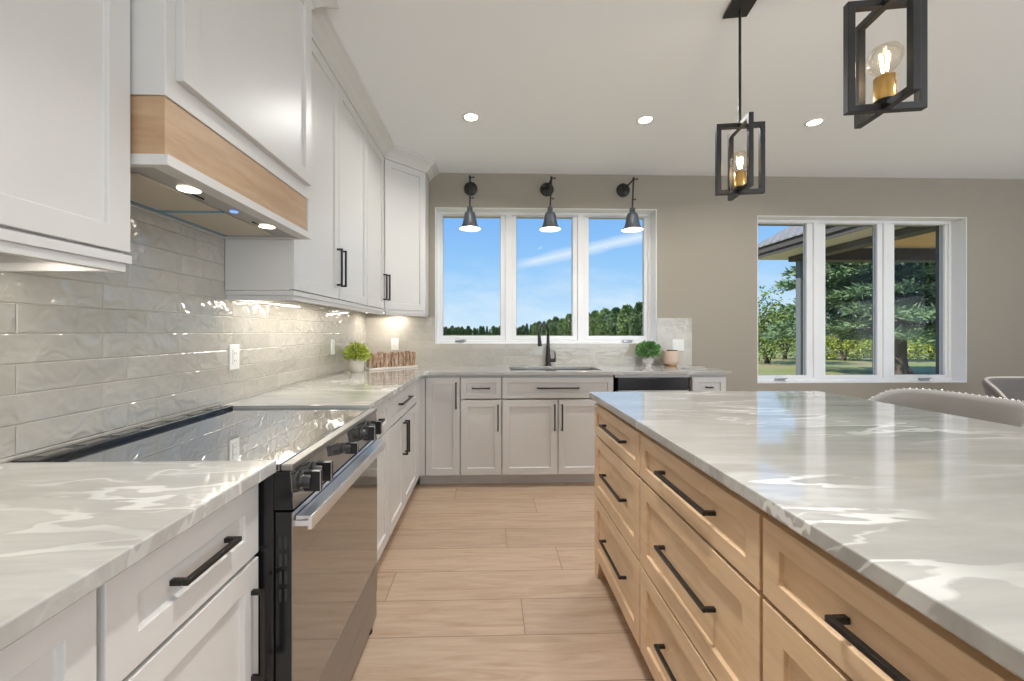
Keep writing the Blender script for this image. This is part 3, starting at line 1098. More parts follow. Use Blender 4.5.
# range hood cover
XH = -.812
hy0, hy1 = 1.018, 1.822
hm_ = (hy0 + hy1) / 2
hh = (hy1 - hy0) / 2
hd_ = XH - XW - .001
hood = thing('range_hood', 'white hood cover with a natural wood band above the range', 'hood', (XH, hm_, 0), R(90))
HB = 1.700
b = MB().box(-hh, 0, 1.875, hh, hd_, UZ1)
b.build('chimney_box', 'cabinet_paint', hood, .002)
shaker(-hh + .033, hh - .033, 1.930, DZ1, th=.022).build('front_panel', 'cabinet_paint', hood, .0018)
bd = MB().box(-hh + .004, .004, 1.728, hh - .030, hd_, 1.874)
bd.build('wood_band', 'maple_stained', hood, .001)
MB().box(hh - .026, -.001, 1.728, hh, hd_, 1.874).build('end_stile', 'cabinet_paint', hood, .002)
MB().slab([-hh, -hh + .02, hh - .02, hh], [-.006, .045, hd_ - .012, hd_], lambda i, j: not (i == 1 and j == 1), HB, 1.7275, lambda u, v, w: (u, v, w)).build('bottom_frame', 'cabinet_paint', hood, .0015)
ins = MB().box(-hh + .021, .046, HB + .006, hh - .021, hd_ - .013, HB + .024)
io = ins.build('hood_liner', 'hood_steel', hood)
for s in (-1, 1):
    MB().box(-.335 if s < 0 else .012, .125, HB + .002, -.012 if s < 0 else .335, .335, HB + .0055).build('filter', 'hood_mesh', io, .001)
    MB().box(s * .16 - .03, .095, HB + .001, s * .16 + .03, .10, HB + .0055).build('latch', 'black_enamel', io)
tp = MB().box(-.011, .125, HB + .001, .011, .335, HB + .005)
tp.box(-.35, .336, HB + .001, .35, .348, HB + .005)
tp.build('filter_rim', 'tape_blue', io)
MB().lathe([(.012, -.004), (.014, 0)], 16).build('button', 'button_blue', io, loc=(.0, .085, HB + .005))
for x in (-.212, .200):
    lm = MB().lathe([(.029, -.003), (.029, 0)], 22)
    lo = lm.build('hood_lamp', 'led_warm', io, loc=(x, .082, HB + .0055))
    add_light('hood_lamp_light', 'AREA', (x, .082, HB - .004), .15, (1, .93, .82), size=.06, parent=hood)


# crown moulding round the cabinet tops
def crown(path, proj, z0, z1):
    n = len(path)
    P = [Vector((x, y, 0)) for x, y in path]
    nr = []
    for i in range(n - 1):
        d = (P[i + 1] - P[i]).normalized()
        nr.append(Vector((d.y, -d.x, 0)))
    offs = []
    for i in range(n):
        if i == 0:
            offs.append(nr[0])
        elif i == n - 1:
            offs.append(nr[-1])
        else:
            s = nr[i - 1] + nr[i]
            offs.append(s / max(.2, s.dot(nr[i])))
    prof = [(-.02, z0), (.008, z0), (.010, z0 + .016), (.018, z0 + .022), (.045, z0 + .050), (proj - .014, z1 - .020), (proj, z1 - .014), (proj, z1), (-.02, z1)]
    k = len(prof)
    V = []
    for i in range(n):
        for o_, z in prof:
            q = P[i] + offs[i] * o_
            V.append((q.x, q.y, z))
    F = []
    for i in range(n - 1):
        for j in range(k):
            jj = (j + 1) % k
            F.append((i * k + j, i * k + jj, (i + 1) * k + jj, (i + 1) * k + j))
    F.append(tuple(range(k)))
    F.append(tuple(reversed(range((n - 1) * k, n * k))))
    return MB().add(V, F)


cr = crown([(-.888, .01), (-.888, 1.014), (-.812, 1.014), (-.812, 1.826), (-.888, 1.826), (-.888, 3.372), (-.588, 3.672), (-.588, YB - .002)], .095, UZ1 + .001, ZC - .001)
struct(cr.build('trim_1', 'cabinet_paint'), 'white crown moulding along the tops of the wall cabinets', 'moulding')


# under-cabinet lights
def led_bar(label, loc, rz, L, power, col=(1, .92, .80)):
    r = thing('under_cabinet_light', label, 'light', loc, rz, 'strip lights under the wall cabinets')
    MB().box(-L / 2, -.03, -.008, L / 2, .03, 0).build('housing', 'plastic_white', r, .001)
    MB().box(-L / 2 + .004, -.026, -.011, L / 2 - .004, .026, -.0085).build('diffuser', 'led_white', r)
    add_light('strip_glow', 'AREA', (0, 0, -.013), power, col, size=L - .02, size_y=.05, parent=r)


led_bar('glowing strip light beneath the upper left cabinet before the hood', (-1.03, .52, UZ0), R(90), .86, 1.7)
led_bar('strip light hidden beneath the two-door wall cabinet beyond the hood', (-1.03, 2.33, UZ0), R(90), .95, 3.2)
led_bar('strip light hidden beneath the diagonal corner wall cabinet', (-.98, 3.73, UZ0 - .001), R(45), .36, 2.0)

# ------------------------------------------------------------------ island
XI = .575
IZ = [(.105, .420), (.430, .737), (.747, .905)]


def island_bank(y0, y1, label):
    w = y1 - y0
    h = w / 2 - .004
    fr_ = [drawer(-h, h, IZ[2][0], IZ[2][1], .30, .045), drawer(-h, h, IZ[1][0], IZ[1][1], .30, .057), drawer(-h, h, IZ[0][0], IZ[0][1], .30, .057)]
    return cabinet('drawer_cabinet', label, 'cabinet', (XI, (y0 + y1) / 2, 0), R(-90), w - .001, .82, 0, BT, fr_, mat='maple')


i1 = island_bank(1.462, 2.104, 'wooden three-drawer island cabinet at the sink end of the island')
f = MB().add([(-.32, -.018, 0), (-.27, -.018, 0), (-.24, -.018, .10), (-.32, -.018, .10), (-.32, .05, 0), (-.27, .05, 0), (-.24, .05, .10), (-.32, .05, .10)],
             [(0, 1, 2, 3), (7, 6, 5, 4), (0, 4, 5, 1), (1, 5, 6, 2), (2, 6, 7, 3), (3, 7, 4, 0)])
f.build('foot', 'maple', i1, .002)
island_bank(.802, 1.460, 'wooden three-drawer island cabinet in the middle of the island side')
island_bank(.140, .800, 'wooden island drawer cabinet in the lower right foreground, nearest the camera')

# ------------------------------------------------------------------ lights of the room


def downlight(x, y, label, p=11, beam=155):
    r = thing('downlight', label, 'light', (x, y, ZC), 0, 'recessed ceiling lights')
    MB().lathe([(.046, -.0015), (.050, -.005), (.062, -.004), (.064, -.0005)], 28, cap0=False, cap1=False).build('trim_ring', 'plastic_white', r)
    MB().lathe([(.047, -.003), (.047, -.0005)], 28).build('lens', 'lamp_glow', r)
    add_light('downlight_beam', 'AREA', (0, 0, -.008), p, (1, .985, .955), size=.09, parent=r, spread=R(beam))
    return r


downlight(-.137, 2.885, 'recessed ceiling light above the sink aisle, leftmost of three')
downlight(1.137, 2.885, 'recessed ceiling light between the aisle and the small pendant, middle of three')
downlight(2.405, 2.885, 'recessed ceiling light right of the pendants, toward the porch window')


for x_, y_, p_ in ((.15, .9, 11), (.12, -1.2, 14), (2.405, .9, 9), (4.4, 2.885, 5), (4.4, .9, 8), (2.4, -1.6, 12)):  # unseen downlights added to lift the light on floor, island and cabinets
    downlight(x_, y_, 'unseen recessed ceiling light added to brighten the room, beyond the edges of the view', p_, 95 if x_ < 1 else 155)['group'] = 'added ceiling lights out of view'


def sconce(px, ex, label):
    """px plate x, ex elbow x (both at the wall)"""
    r = thing('wall_sconce', label, 'sconce', (px, YB, 2.685), 0, 'swing arm sconces over the sink window')
    my = Matrix.Rotation(R(90), 4, 'X')
    MB().lathe([(.066, 0), (.066, .012), (.060, .018), (.022, .020), (.016, .034)], 26, mat=my).build('wall_plate', 'black_metal', r)
    e = ex - px
    ar = MB().tube([(0, -.03, 0), (e * .35, -.10, .010), (e, -.215, .028)], .0075, 10)
    ar.tube([(e - .006, -.215, .030), (e + .03, -.215, .031)], .005, 8)
    ar.ball((e + .033, -.215, .031), .009, 10, 6)
    ar.lathe([(.011, 0), (.011, .030)], 12, mat=Matrix.Translation((e, -.215, .014)))
    ar.build('arm', 'black_metal', r)
    rx = ex - .012 - px if abs(e) > .008 else e
    rd = MB().tube([(e, -.215, .03), (rx, -.215, -.245)], .0078, 10)
    rd.tube([(rx, -.215, -.160), (rx + .026, -.215, -.160)], .0045, 8)
    rd.ball((rx + .028, -.215, -.160), .0085, 10, 6)
    rd.build('rod', 'black_metal', r)
    sh = Matrix.Translation((rx, -.215, 0))
    s = MB().lathe([(.018, -.238), (.025, -.242), (.026, -.283), (.034, -.288), (.046, -.298), (.054, -.325), (.059, -.360), (.067, -.398), (.080, -.428), (.101, -.447)], 30, mat=sh, cap0=True, cap1=False)
    so = s.build('shade', 'sconce_grey', r)
    MB().lathe([(.020, -.296), (.042, -.303), (.051, -.327), (.056, -.362), (.064, -.399), (.077, -.429), (.0995, -.4472)], 30, mat=sh, cap0=True, cap1=False).build('shade_lining', 'shade_white', so)
    MB().ball((rx, -.215, -.395), .036, 16, 10).build('bulb', 'lamp_glow', so)
    add_light('sconce_light', 'POINT', (rx, -.215, -.440), 1.6, (1, .88, .72), radius=.03, parent=r)


sconce(-.188, -.186, 'black swing-arm sconce over the left pane of the sink window')
sconce(.560, .571, 'black swing-arm sconce over the middle pane above the faucet')
sconce(1.314, 1.342, 'black swing-arm sconce over the right pane, its arm swung sideways')


def pendant(x, y, zb, label):
    r = thing('pendant_light', label, 'pendant', (x, y, zb), R(-8.5), 'cage pendants over the island')
    top = ZC - zb
    hgt, hw_, t = .338, .1085, .0215
    MB().box(-.056, -.056, top - .013, .056, .056, top - .0005).build('canopy', 'black_metal', r, .002)
    MB().tube([(0, 0, top - .02), (0, 0, hgt - .01)], .006, 10).build('rod', 'black_metal', r)
    for nm, ax in (('wide', 0), ('cross', 1)):
        c = MB()
        o0 = t if ax == 1 else 0
        us = [-hw_, -hw_ + t, hw_ - t, hw_]
        vs_ = [0, t, hgt - t, hgt]
        dz = -.003 if ax else .0
        c.slab(us, vs_, lambda i, j: not (i == 1 and j == 1), -t / 2, t / 2,
               (lambda u, v, w: (u, w, v)) if ax == 0 else (lambda u, v, w: (w * .98, u, v * .985 + .0025)))
        c.build('cage_frame', 'black_metal', r, .0012, 1)
    MB().lathe([(.016, t - .002), (.024, t + .004), (.024, t + .012)], 18).build('socket_base', 'black_metal', r)
    MB().lathe([(.0265, t + .012), (.0265, t + .082), (.020, t + .084)], 24).build('socket', 'brass', r)
    bz = t + .085
    bo = MB().lathe([(.013, bz), (.018, bz + .008), (.034, bz + .026), (.043, bz + .050), (.042, bz + .068), (.030, bz + .088), (.004, bz + .0985)], 22).build('bulb', 'bulb_glass', r)
    fl = MB()
    for i in range(4):
        a = PI / 2 * i
        fl.tube([(.007 * math.cos(a), .007 * math.sin(a), bz + .018), (.012 * math.cos(a), .012 * math.sin(a), bz + .068)], .0026, 6)
    fl.build('filament', 'filament', bo)
    add_light('pendant_light_glow', 'POINT', (0, 0, bz + .05), 1.4, (1, .80, .55), radius=.02, parent=r)


pendant(1.194, 1.870, 1.941, 'black cage pendant hanging lower and farther away, near the back windows')
pendant(1.200, 1.178, 1.952, 'large looking black cage pendant at the top right, cut by the picture edge')

# ------------------------------------------------------------------ outlets and switches


def outlet(label, loc, rz, gangs=1, kind='outlet'):
    r = thing('wall_outlet' if kind == 'outlet' else 'light_switch', label, 'outlet' if kind == 'outlet' else 'switch', loc, rz)
    w_ = .036 + .023 * (gangs - 1)
    MB().box(-w_, -.006, -.058, w_, 0, .058).build('cover_plate', 'plastic_white', r, .003)
    for g in range(gangs):
        cx = (g - (gangs - 1) / 2) * .046
        MB().box(cx - .0165, -.0085, -.034, cx + .0165, -.0055, .034).build('insert', 'plastic_white', r, .001)
        if kind == 'outlet':
            s = MB()
            for zz in (-.017, .017):
                for xx in (-.006, .006):
                    s.box(cx + xx - .001, -.0088, zz - .004, cx + xx + .001, -.0084, zz + .005)
            s.build('slots', 'slot_dark', r)
    return r


outlet('white outlet on the tiled wall just beyond the range', (XW, 1.889, 1.166), R(90))
outlet('white switch plate on the tiled wall before the potted plant', (XW, 3.052, 1.172), R(90), 1, 'switch')
outlet('white outlet on the back tiles above the carved wood piece', (-.922, YB - .012, 1.169), 0)
outlet('white double switch plate on the tiles right of the sink window', (1.86, YB - .012, 1.157), 0, 2, 'switch')

# ------------------------------------------------------------------ plants and counter things


def leaf_ball(m, c, rad, n, ls, seed, squash=.8, droop=.2):
    rnd = random.Random(seed)
    for _ in range(n):
        z = rnd.uniform(-.6, 1)
        a = rnd.uniform(0, 2 * PI)
        s = math.sqrt(max(0, 1 - z * z))
        d = Vector((s * math.cos(a), s * math.sin(a), z))
        rr = rad * rnd.uniform(.55, 1.0)
        p = Vector(c) + Vector((d.x * rr, d.y * rr, d.z * rr * squash))
        ax = (d + Vector((rnd.uniform(-.7, .7), rnd.uniform(-.7, .7), rnd.uniform(-.5, .5)))).normalized()
        sd = ax.cross(Vector((rnd.uniform(-1, 1), rnd.uniform(-1, 1), rnd.uniform(-1, 1)))).normalized()
        up = sd.cross(ax)
        L_ = ls * rnd.uniform(.7, 1.25)
        W_ = L_ * .34
        v = [p, p + ax * L_ * .35 + sd * W_ + up * .1 * L_, p + ax * L_ * .8 + sd * W_ * .7, p + ax * L_ - up * .15 * L_,
             p + ax * L_ * .8 - sd * W_ * .7, p + ax * L_ * .35 - sd * W_ + up * .1 * L_]
        m.add(v, [(0, 1, 2, 3), (0, 3, 4, 5)], True)
    return m


def stems(m, c, top, n, seed):
    rnd = random.Random(seed)
    for _ in range(n):
        a = rnd.uniform(0, 2 * PI)
        r_ = top * rnd.uniform(.3, .8)
        m.tube([c, (c[0] + r_ * .4 * math.cos(a), c[1] + r_ * .4 * math.sin(a), c[2] + top * .5),
                (c[0] + r_ * math.cos(a), c[1] + r_ * math.sin(a), c[2] + top)], .0018, 5)
    return m


pl = thing('potted_plant', 'bushy lime-green plant in a cream pot in the counter corner', 'plant', (-1.082, 3.27, CT))
MB().lathe([(.046, 0), (.051, .004), (.058, .10), (.058, .108), (.051, .108), (.049, .090)], 26).build('pot', 'pot_cream', pl)
MB().lathe([(.049, .088), (.049, .0905)], 20).build('soil', 'soil', pl)
stems(MB(), (0, 0, .09), .075, 16, 5).build('stems', 'leaf_green', pl)
leaf_ball(MB(), (0, 0, .150), .082, 420, .034, 3, .86).build('foliage', 'leaf_bright', pl)

pl = thing('potted_plant', 'round dark green plant in a small ribbed white pot right of the sink window', 'plant', (1.510, 3.765, CT))
ribs = MB()
seg = 40
prof = [(.030, .0), (.032, .008), (.024, .016), (.030, .024), (.045, .036), (.048, .060), (.046, .078), (.040, .080), (.038, .068)]
ribs.lathe(prof, seg)
for i in range(20):
    a = 2 * PI * i / 20
    ribs.tube([(.043 * math.cos(a), .043 * math.sin(a), .036), (.0475 * math.cos(a), .0475 * math.sin(a), .058), (.046 * math.cos(a), .046 * math.sin(a), .076)], .0035, 6)
ribs.build('pot', 'pot_white', pl)
MB().lathe([(.038, .066), (.038, .069)], 20).build('soil', 'soil', pl)
stems(MB(), (0, 0, .066), .08, 16, 7).build('stems', 'leaf_green', pl)
leaf_ball(MB(), (0, 0, .150), .096, 620, .030, 9, .82).build('foliage', 'leaf_green', pl)

cn = thing('canister', 'pinkish beige ceramic canister on a copper base beside the dark green plant', 'canister', (1.730, 3.765, CT))
MB().lathe([(.050, 0), (.052, .010), (.052, .018)], 26).build('base', 'copper', cn)
MB().lathe([(.060, .018), (.072, .026), (.076, .045), (.076, .142), (.074, .148), (.068, .148), (.067, .136)], 30).build('body', 'canister_pink', cn)
t_ = MB().lathe([(.066, .134), (.066, .137)], 24)
rnd = random.Random(4)
for i in range(16):
    a = rnd.uniform(0, 2 * PI)
    q = rnd.uniform(.01, .055)
    t_.ball((q * math.cos(a), q * math.sin(a), .145), .014, 8, 6, (1, 1, .8))
t_.build('contents', 'soil', cn)

bk = thing('booklet', 'thin grey booklet lying flat on the right end of the back counter', 'booklet', (1.80, 3.47, CT), R(12))
MB().box(-.085, -.06, 0, .085, .06, .004).build('pages', 'paper', bk)
MB().box(-.088, -.063, .004, .088, .063, .006).build('cover', 'booklet_grey', bk, .001)

# carved wood piece leaning towards the corner
sg = thing('wood_carving', 'rustic carved driftwood row on a pale base strip beside the lime-green plant', 'decoration', (-.862, 3.553, CT), math.atan2(.335, .345))
MB().box(-.24, -.03, 0, .24, .03, .018).build('base_strip', 'whitewashed', sg, .003)
rnd = random.Random(12)
x = -.235
i = 0
while x < .225:
    w_ = rnd.uniform(.026, .050)
    hgt = .128 + rnd.uniform(-.012, .014)
    x1 = min(x + w_, .235)
    m = MB()
    n = 7
    V, F = [], []
    for k in range(n + 1):
        tt = k / n
        jl, jr = rnd.uniform(-.004, .004), rnd.uniform(-.004, .004)
        d = .013 + rnd.uniform(-.003, .003)
        z = .018 + hgt * tt
        V += [(x + .002 + jl * (0 < k), -d, z), (x1 - .002 + jr * (0 < k), -d + rnd.uniform(-.003, .003), z), (x1 - .002 + jr * (0 < k), d, z), (x + .002 + jl * (0 < k), d, z)]
    for k in range(n):
        for j in range(4):
            jj = (j + 1) % 4
            F.append((k * 4 + j, k * 4 + jj, k * 4 + 4 + jj, k * 4 + 4 + j))
    F += [(0, 3, 2, 1), (n * 4, n * 4 + 1, n * 4 + 2, n * 4 + 3)]
    m.add(V, F)
    m.build('wood_upright', 'driftwood', sg, .002)
    x = x1
    i += 1

# ------------------------------------------------------------------ seating


def shell(m, W_, D_, z0, ztop, th, n=40, arm_drop=.10, flare=.03, ex=3.0):
    """U-shaped upholstered shell, open to -y; returns rim centreline"""
    path = []
    for i in range(n + 1):
        a = PI * i / n
        c, s = math.cos(a), math.sin(a)
        px = math.copysign(abs(c) ** (2 / ex), c) * W_ / 2
        py = abs(s) ** (2 / ex) * D_
        path.append((px, py))
    rows = 8
    V, F, rim = [], [], []
    for i, (px, py) in enumerate(path):
        p0 = path[max(0, i - 1)]
        p1 = path[min(n, i + 1)]
        t = Vector((p1[0] - p0[0], p1[1] - p0[1], 0))
        t.normalize()
        nrm = Vector((t.y, -t.x, 0))
        if nrm.dot(Vector((px, py + .001, 0))) < 0:
            nrm = -nrm
        f_ = min(1, py / D_)
        zt = ztop - arm_drop * (1 - f_) ** 2
        prof = []
        for k in range(rows + 1):
            tt = k / rows
            prof.append((flare * tt - th / 2, z0 + (zt - z0) * tt))
        for k in range(1, 5):
            a = PI * k / 5
            prof.append((flare - th / 2 * math.cos(a), zt + th / 2 * math.sin(a)))
        for k in range(rows + 1):
            tt = 1 - k / rows
            prof.append((flare * tt + th / 2, z0 + (zt - z0) * tt))
        for o_, z in prof:
            V.append((px + nrm.x * o_, py + nrm.y * o_, z))
        rim.append((px + nrm.x * flare, py + nrm.y * flare, zt + th * .48))
    k = len(V) // (n + 1)
    for i in range(n):
        for j in range(k):
            jj = (j + 1) % k
            F.append((i * k + j, i * k + jj, (i + 1) * k + jj, (i + 1) * k + j))
    F.append(tuple(range(k)))
    F.append(tuple(reversed(range(n * k, (n + 1) * k))))
    m.add(V, F, True)
    return rim


def cushion(m, W_, D_, y0, z0, z1, n=10):
    V, F = [], []
    rings = [(1, z0), (1, z1 - .025), (.97, z1 - .008), (.90, z1), ]
    seg = 36
    for sc, z in rings:
        for i in range(seg):
            a = 2 * PI * i / seg
            c, s = math.cos(a), math.sin(a)
            V.append((math.copysign(abs(c) ** .5, c) * W_ / 2 * sc, y0 + D_ / 2 + math.copysign(abs(s) ** .5, s) * D_ / 2 * sc, z))
    for k in range(len(rings) - 1):
        for i in range(seg):
            j = (i + 1) % seg
            F.append((k * seg + i, k * seg + j, (k + 1) * seg + j, (k + 1) * seg + i))
    F.append(tuple(reversed(range(seg))))
    F.append(tuple(range((len(rings) - 1) * seg, len(rings) * seg)))
    return m.add(V, F, True)


# bar stool at the far side of the island, facing it (-x)
st = thing('bar_stool', 'beige upholstered bar stool with nailhead rim tucked behind the island', 'stool', (1.90, 1.72, 0), R(-90))
cushion(MB(), .46, .44, -.22, .60, .68).build('seat', 'stool_fabric', st)
sm = MB()
rim = shell(sm, .58, .24, .585, .978, .05, arm_drop=.16, flare=.02)
sm.build('backrest', 'stool_fabric', st)
nh = MB()
acc = 0
last = Vector(rim[0])
dense = []
for i in range(len(rim) - 1):
    a, b_ = Vector(rim[i]), Vector(rim[i + 1])
    n_ = max(1, int((b_ - a).length / .004))
    for k in range(n_):
        dense.append(a.lerp(b_, k / n_))
last = None
for p in dense:
    if last is None or (p - last).length > .021:
        nh.ball(p, .0062, 8, 5)
        last = p
nh.build('nailhead_trim', 'nickel', st)
for sx in (-1, 1):
    for sy in (-1, 1):
        MB().tube([(sx * .18, sy * .16, .60), (sx * .205, sy * .19, 0)], [.021, .014], 10).build('leg', 'chair_leg_wood', st)
MB().bar((-.19, -.178, .22), (.19, -.178, .22), .022).build('footrest', 'chair_leg_wood', st, .002)

# dining chair near the right-hand window
ch = thing('dining_chair', 'brown upholstered chair with pale piped rim by the porch window, at the right edge', 'chair', (4.31, 2.86, 0), R(0))
cushion(MB(), .50, .48, -.26, .42, .50).build('seat', 'chair_fabric', ch)
sm = MB()
rim = shell(sm, .56, .24, .42, .885, .045, arm_drop=.28, flare=.085, ex=3.5)
sm.build('backrest', 'chair_fabric', ch)
MB().tube(rim, .010, 8).build('piping', 'piping_pale', ch)
for sx in (-1, 1):
    for sy in (-1, 1):
        MB().tube([(sx * .19, sy * .18, .43), (sx * .215, sy * .21, 0)], [.022, .013], 10).build('leg', 'chair_leg_wood', ch)

# ------------------------------------------------------------------ outside
GZ = -.30
gr = MB()
rings = [2, 60, 200, 700]
gr.add([(-700, 4.2, GZ), (700, 4.2, GZ), (700, 900, GZ), (-700, 900, GZ)], [(0, 1, 2, 3)])
struct(gr.build('ground', 'lawn_grass'), 'dry grassy lawn and field outside the windows', 'ground')

# porch of the house, seen through the right window
po = thing('porch', 'covered porch with hipped shingle roof outside the right window', 'porch', (4.95, 6.2, GZ))
px0, py1, pz = 4.95, 6.2, -GZ       # everything below is local to the post's foot


def pbox(m, x0, y0, z0, x1, y1, z1):
    return m.box(x0 - px0, y0 - py1, z0 + pz, x1 - px0, y1 - py1, z1 + pz)


pbox(MB(), 4.90, 6.15, GZ, 5.00, 6.25, 2.42).build('post', 'post_grey', po, .004)
pbox(MB(), 9.4, 6.15, GZ, 9.5, 6.25, 2.42).build('post', 'porch_fascia', po, .004)
b = pbox(MB(), 4.82, 6.10, 2.42, 10.2, 6.30, 2.60)
b.build('beam', 'porch_brown', po)
pbox(MB(), 4.82, 4.12, 2.42, 5.02, 6.095, 2.60).build('beam', 'porch_brown', po)
pbox(MB(), 5.03, 4.12, 2.61, 10.2, 6.09, 2.63).build('porch_ceiling', 'porch_wood', po)
ef = MB()
pbox(ef, 4.40, 4.12, 2.50, 4.42, 6.55, 2.66)
pbox(ef, 4.421, 6.53, 2.50, 10.2, 6.55, 2.66)
pbox(ef, 4.36, 4.12, 2.56, 4.399, 6.59, 2.66)
ef.build('fascia', 'porch_fascia', po)
sf = MB()
pbox(sf, 4.421, 4.12, 2.50, 4.815, 6.529, 2.512)
pbox(sf, 4.816, 6.305, 2.50, 10.2, 6.529, 2.512)
sf.build('soffit', 'soffit_pale', po)
# hip roof
rx0, ry1, rz0, pt = 4.32, 6.62, 2.665, .70
T = (ry1 - 4.12)
V = [(rx0, 4.12, rz0), (rx0, ry1, rz0), (10.3, ry1, rz0), (rx0 + T, 4.12, rz0 + pt * T), (10.3, 4.12, rz0 + pt * T)]
V = [(x - px0, y - py1, z + pz) for x, y, z in V]
V2 = [(x, y, z - .02) for x, y, z in V]
ro = MB().add(V + V2, [(0, 1, 3), (1, 2, 4, 3), (5, 8, 6), (6, 8, 9, 7), (0, 5, 6, 1), (1, 6, 7, 2), (2, 7, 9, 4), (0, 3, 8, 5), (3, 4, 9, 8)])
ro.build('roof', 'shingles', po)
MB().box(9.2 - px0, 4.12 - py1, 0, 9.35 - px0, 6.2 - py1, .0).build('porch_floor', 'soffit_pale', po) if False else None
# chimes chain by the far pane


# foliage ----------------------------------------------------------------
def quad_leaf(m, p, ax, sd, L_, W_):
    m.add([p, p + ax * L_ * .5 + sd * W_, p + ax * L_, p + ax * L_ * .5 - sd * W_], [(0, 1, 2, 3)])


def pine(loc):
    t = thing('pine_tree', 'big pine with layered boughs and thick trunk, outside the right window', 'tree', loc, .4)
    rnd = random.Random(21)
    H_ = 12.0
    tr = MB().tube([(0, 0, -.05), (.03, 0, .6), (.02, .03, 3), (0, 0, 7), (0, 0, H_)], [.36, .27, .24, .16, .03], 14)
    for a in range(5):
        q = 2 * PI * a / 5
        tr.tube([(.2 * math.cos(q), .2 * math.sin(q), .35), (.5 * math.cos(q), .5 * math.sin(q), -.03)], [.11, .04], 8)
    tr.build('trunk', 'bark', t)
    br, nd = MB(), MB()
    z = 1.75
    while z < 10.5:
        ln0 = 4.3 * (1 - (z - 1.2) / 13.5)
        nb = rnd.randint(6, 8)
        a0 = rnd.uniform(0, 2 * PI)
        for i in range(nb):
            a = a0 + 2 * PI * i / nb + rnd.uniform(-.3, .3)
            ln = ln0 * rnd.uniform(.65, 1.08)
            d = Vector((math.cos(a), math.sin(a), 0))
            s = Vector((-d.y, d.x, 0))
            z_ = z + rnd.uniform(-.2, .2)
            pts_ = []
            for k in range(7):
                tt = k / 6
                pts_.append(Vector((0, 0, z_)) + d * ln * tt + Vector((0, 0, ln * (.10 * tt - .26 * tt * tt + .10 * tt ** 3))))
            br.tube(pts_, [.055 * (1 - k / 7) + .008 for k in range(7)], 6)
            n_ = int(210 * ln / 4)
            for k in range(n_):
                tt = rnd.uniform(.18, 1.0) ** .8
                ii = min(5, int(tt * 6))
                p = pts_[ii].lerp(pts_[ii + 1], tt * 6 - ii)
                spread = ln * .26 * (1.15 - abs(tt - .6))
                p = p + s * rnd.uniform(-1, 1) * spread + Vector((0, 0, rnd.uniform(-.13, .09)))
                for q in range(5):
                    ax = (d * rnd.uniform(.1, 1) + s * rnd.uniform(-1, 1) + Vector((0, 0, rnd.uniform(-.45, .55)))).normalized()
                    sd = ax.cross(Vector((rnd.uniform(-1, 1), rnd.uniform(-1, 1), rnd.uniform(-1, 1)))).normalized()
                    quad_leaf(nd, p, ax, sd, rnd.uniform(.20, .36), rnd.uniform(.022, .045))
        z += rnd.uniform(.40, .58)
    br.build('branches', 'bark', t)
    nd.build('needles', 'pine_needles', t)


pine((14.6, 13.9, GZ))


def shrub(loc, w_, h_, seed, label, mat, n=2600, ls=.14):
    t = thing('shrub', label, 'shrub', loc, 0)
    rnd = random.Random(seed)
    st_, lf = MB(), MB()
    blobs = []
    for i in range(9):
        a = rnd.uniform(0, 2 * PI)
        r_ = rnd.uniform(.1, .75) * w_ / 2
        hz = h_ * rnd.uniform(.45, .84)
        c = Vector((r_ * math.cos(a), r_ * math.sin(a), hz))
        blobs.append((c, rnd.uniform(.20, .30) * min(w_, h_)))
        st_.tube([(rnd.uniform(-.1, .1), rnd.uniform(-.1, .1), 0), (c.x * .4, c.y * .4, hz * .5), c], [.035, .022, .008], 6)
    for i in range(4):
        a = rnd.uniform(0, 2 * PI)
        blobs.append((Vector((math.cos(a) * w_ * .33, math.sin(a) * w_ * .33, h_ * .28)), .24 * min(w_, h_)))
    for i in range(n):
        c, r_ = rnd.choice(blobs)
        d = Vector((rnd.gauss(0, 1), rnd.gauss(0, 1), rnd.gauss(0, 1))).normalized()
        p = c + d * r_ * rnd.uniform(.55, 1.25)
        if p.z < .05:
            continue
        ax = (d + Vector((rnd.uniform(-1, 1), rnd.uniform(-1, 1), rnd.uniform(-.6, .8)))).normalized()
        sd = ax.cross(Vector((rnd.uniform(-1, 1), rnd.uniform(-1, 1), rnd.uniform(-1, 1)))).normalized()
        quad_leaf(lf, p, ax, sd, ls * rnd.uniform(.7, 1.4), ls * rnd.uniform(.25, .42))
    st_.build('stems', 'bark', t)
    lf.build('foliage', mat, t)
    return t


shrub((14.2, 20.0, GZ), 2.9, 3.4, 31, 'tall loose green shrub in the left pane of the right window', 'shrub_leaves', 3200)
shrub((17.4, 23.0, GZ), 2.6, 3.1, 32, 'green shrub just left of the porch post', 'shrub_leaves', 2600)
shrub((20.6, 25.7, GZ), 2.8, 2.9, 33, 'green shrub behind the porch post', 'shrub_leaves', 2600)
shrub((19.9, 21.9, GZ), 2.4, 1.9, 34, 'bright yellow-green shrub under the pine boughs, in the middle pane', 'shrub_bright', 2400)
shrub((23.6, 24.7, GZ), 2.4, 1.6, 35, 'yellow-green shrub farther right in the middle pane, behind the pine', 'shrub_bright', 2200)
shrub((22.4, 21.5, GZ), 2.4, 2.2, 36, 'bright shrub just left of the pine trunk', 'shrub_bright', 2200)
shrub((25.6, 22.4, GZ), 2.6, 1.9, 37, 'yellow-green shrub just right of the pine trunk', 'shrub_bright', 2200)


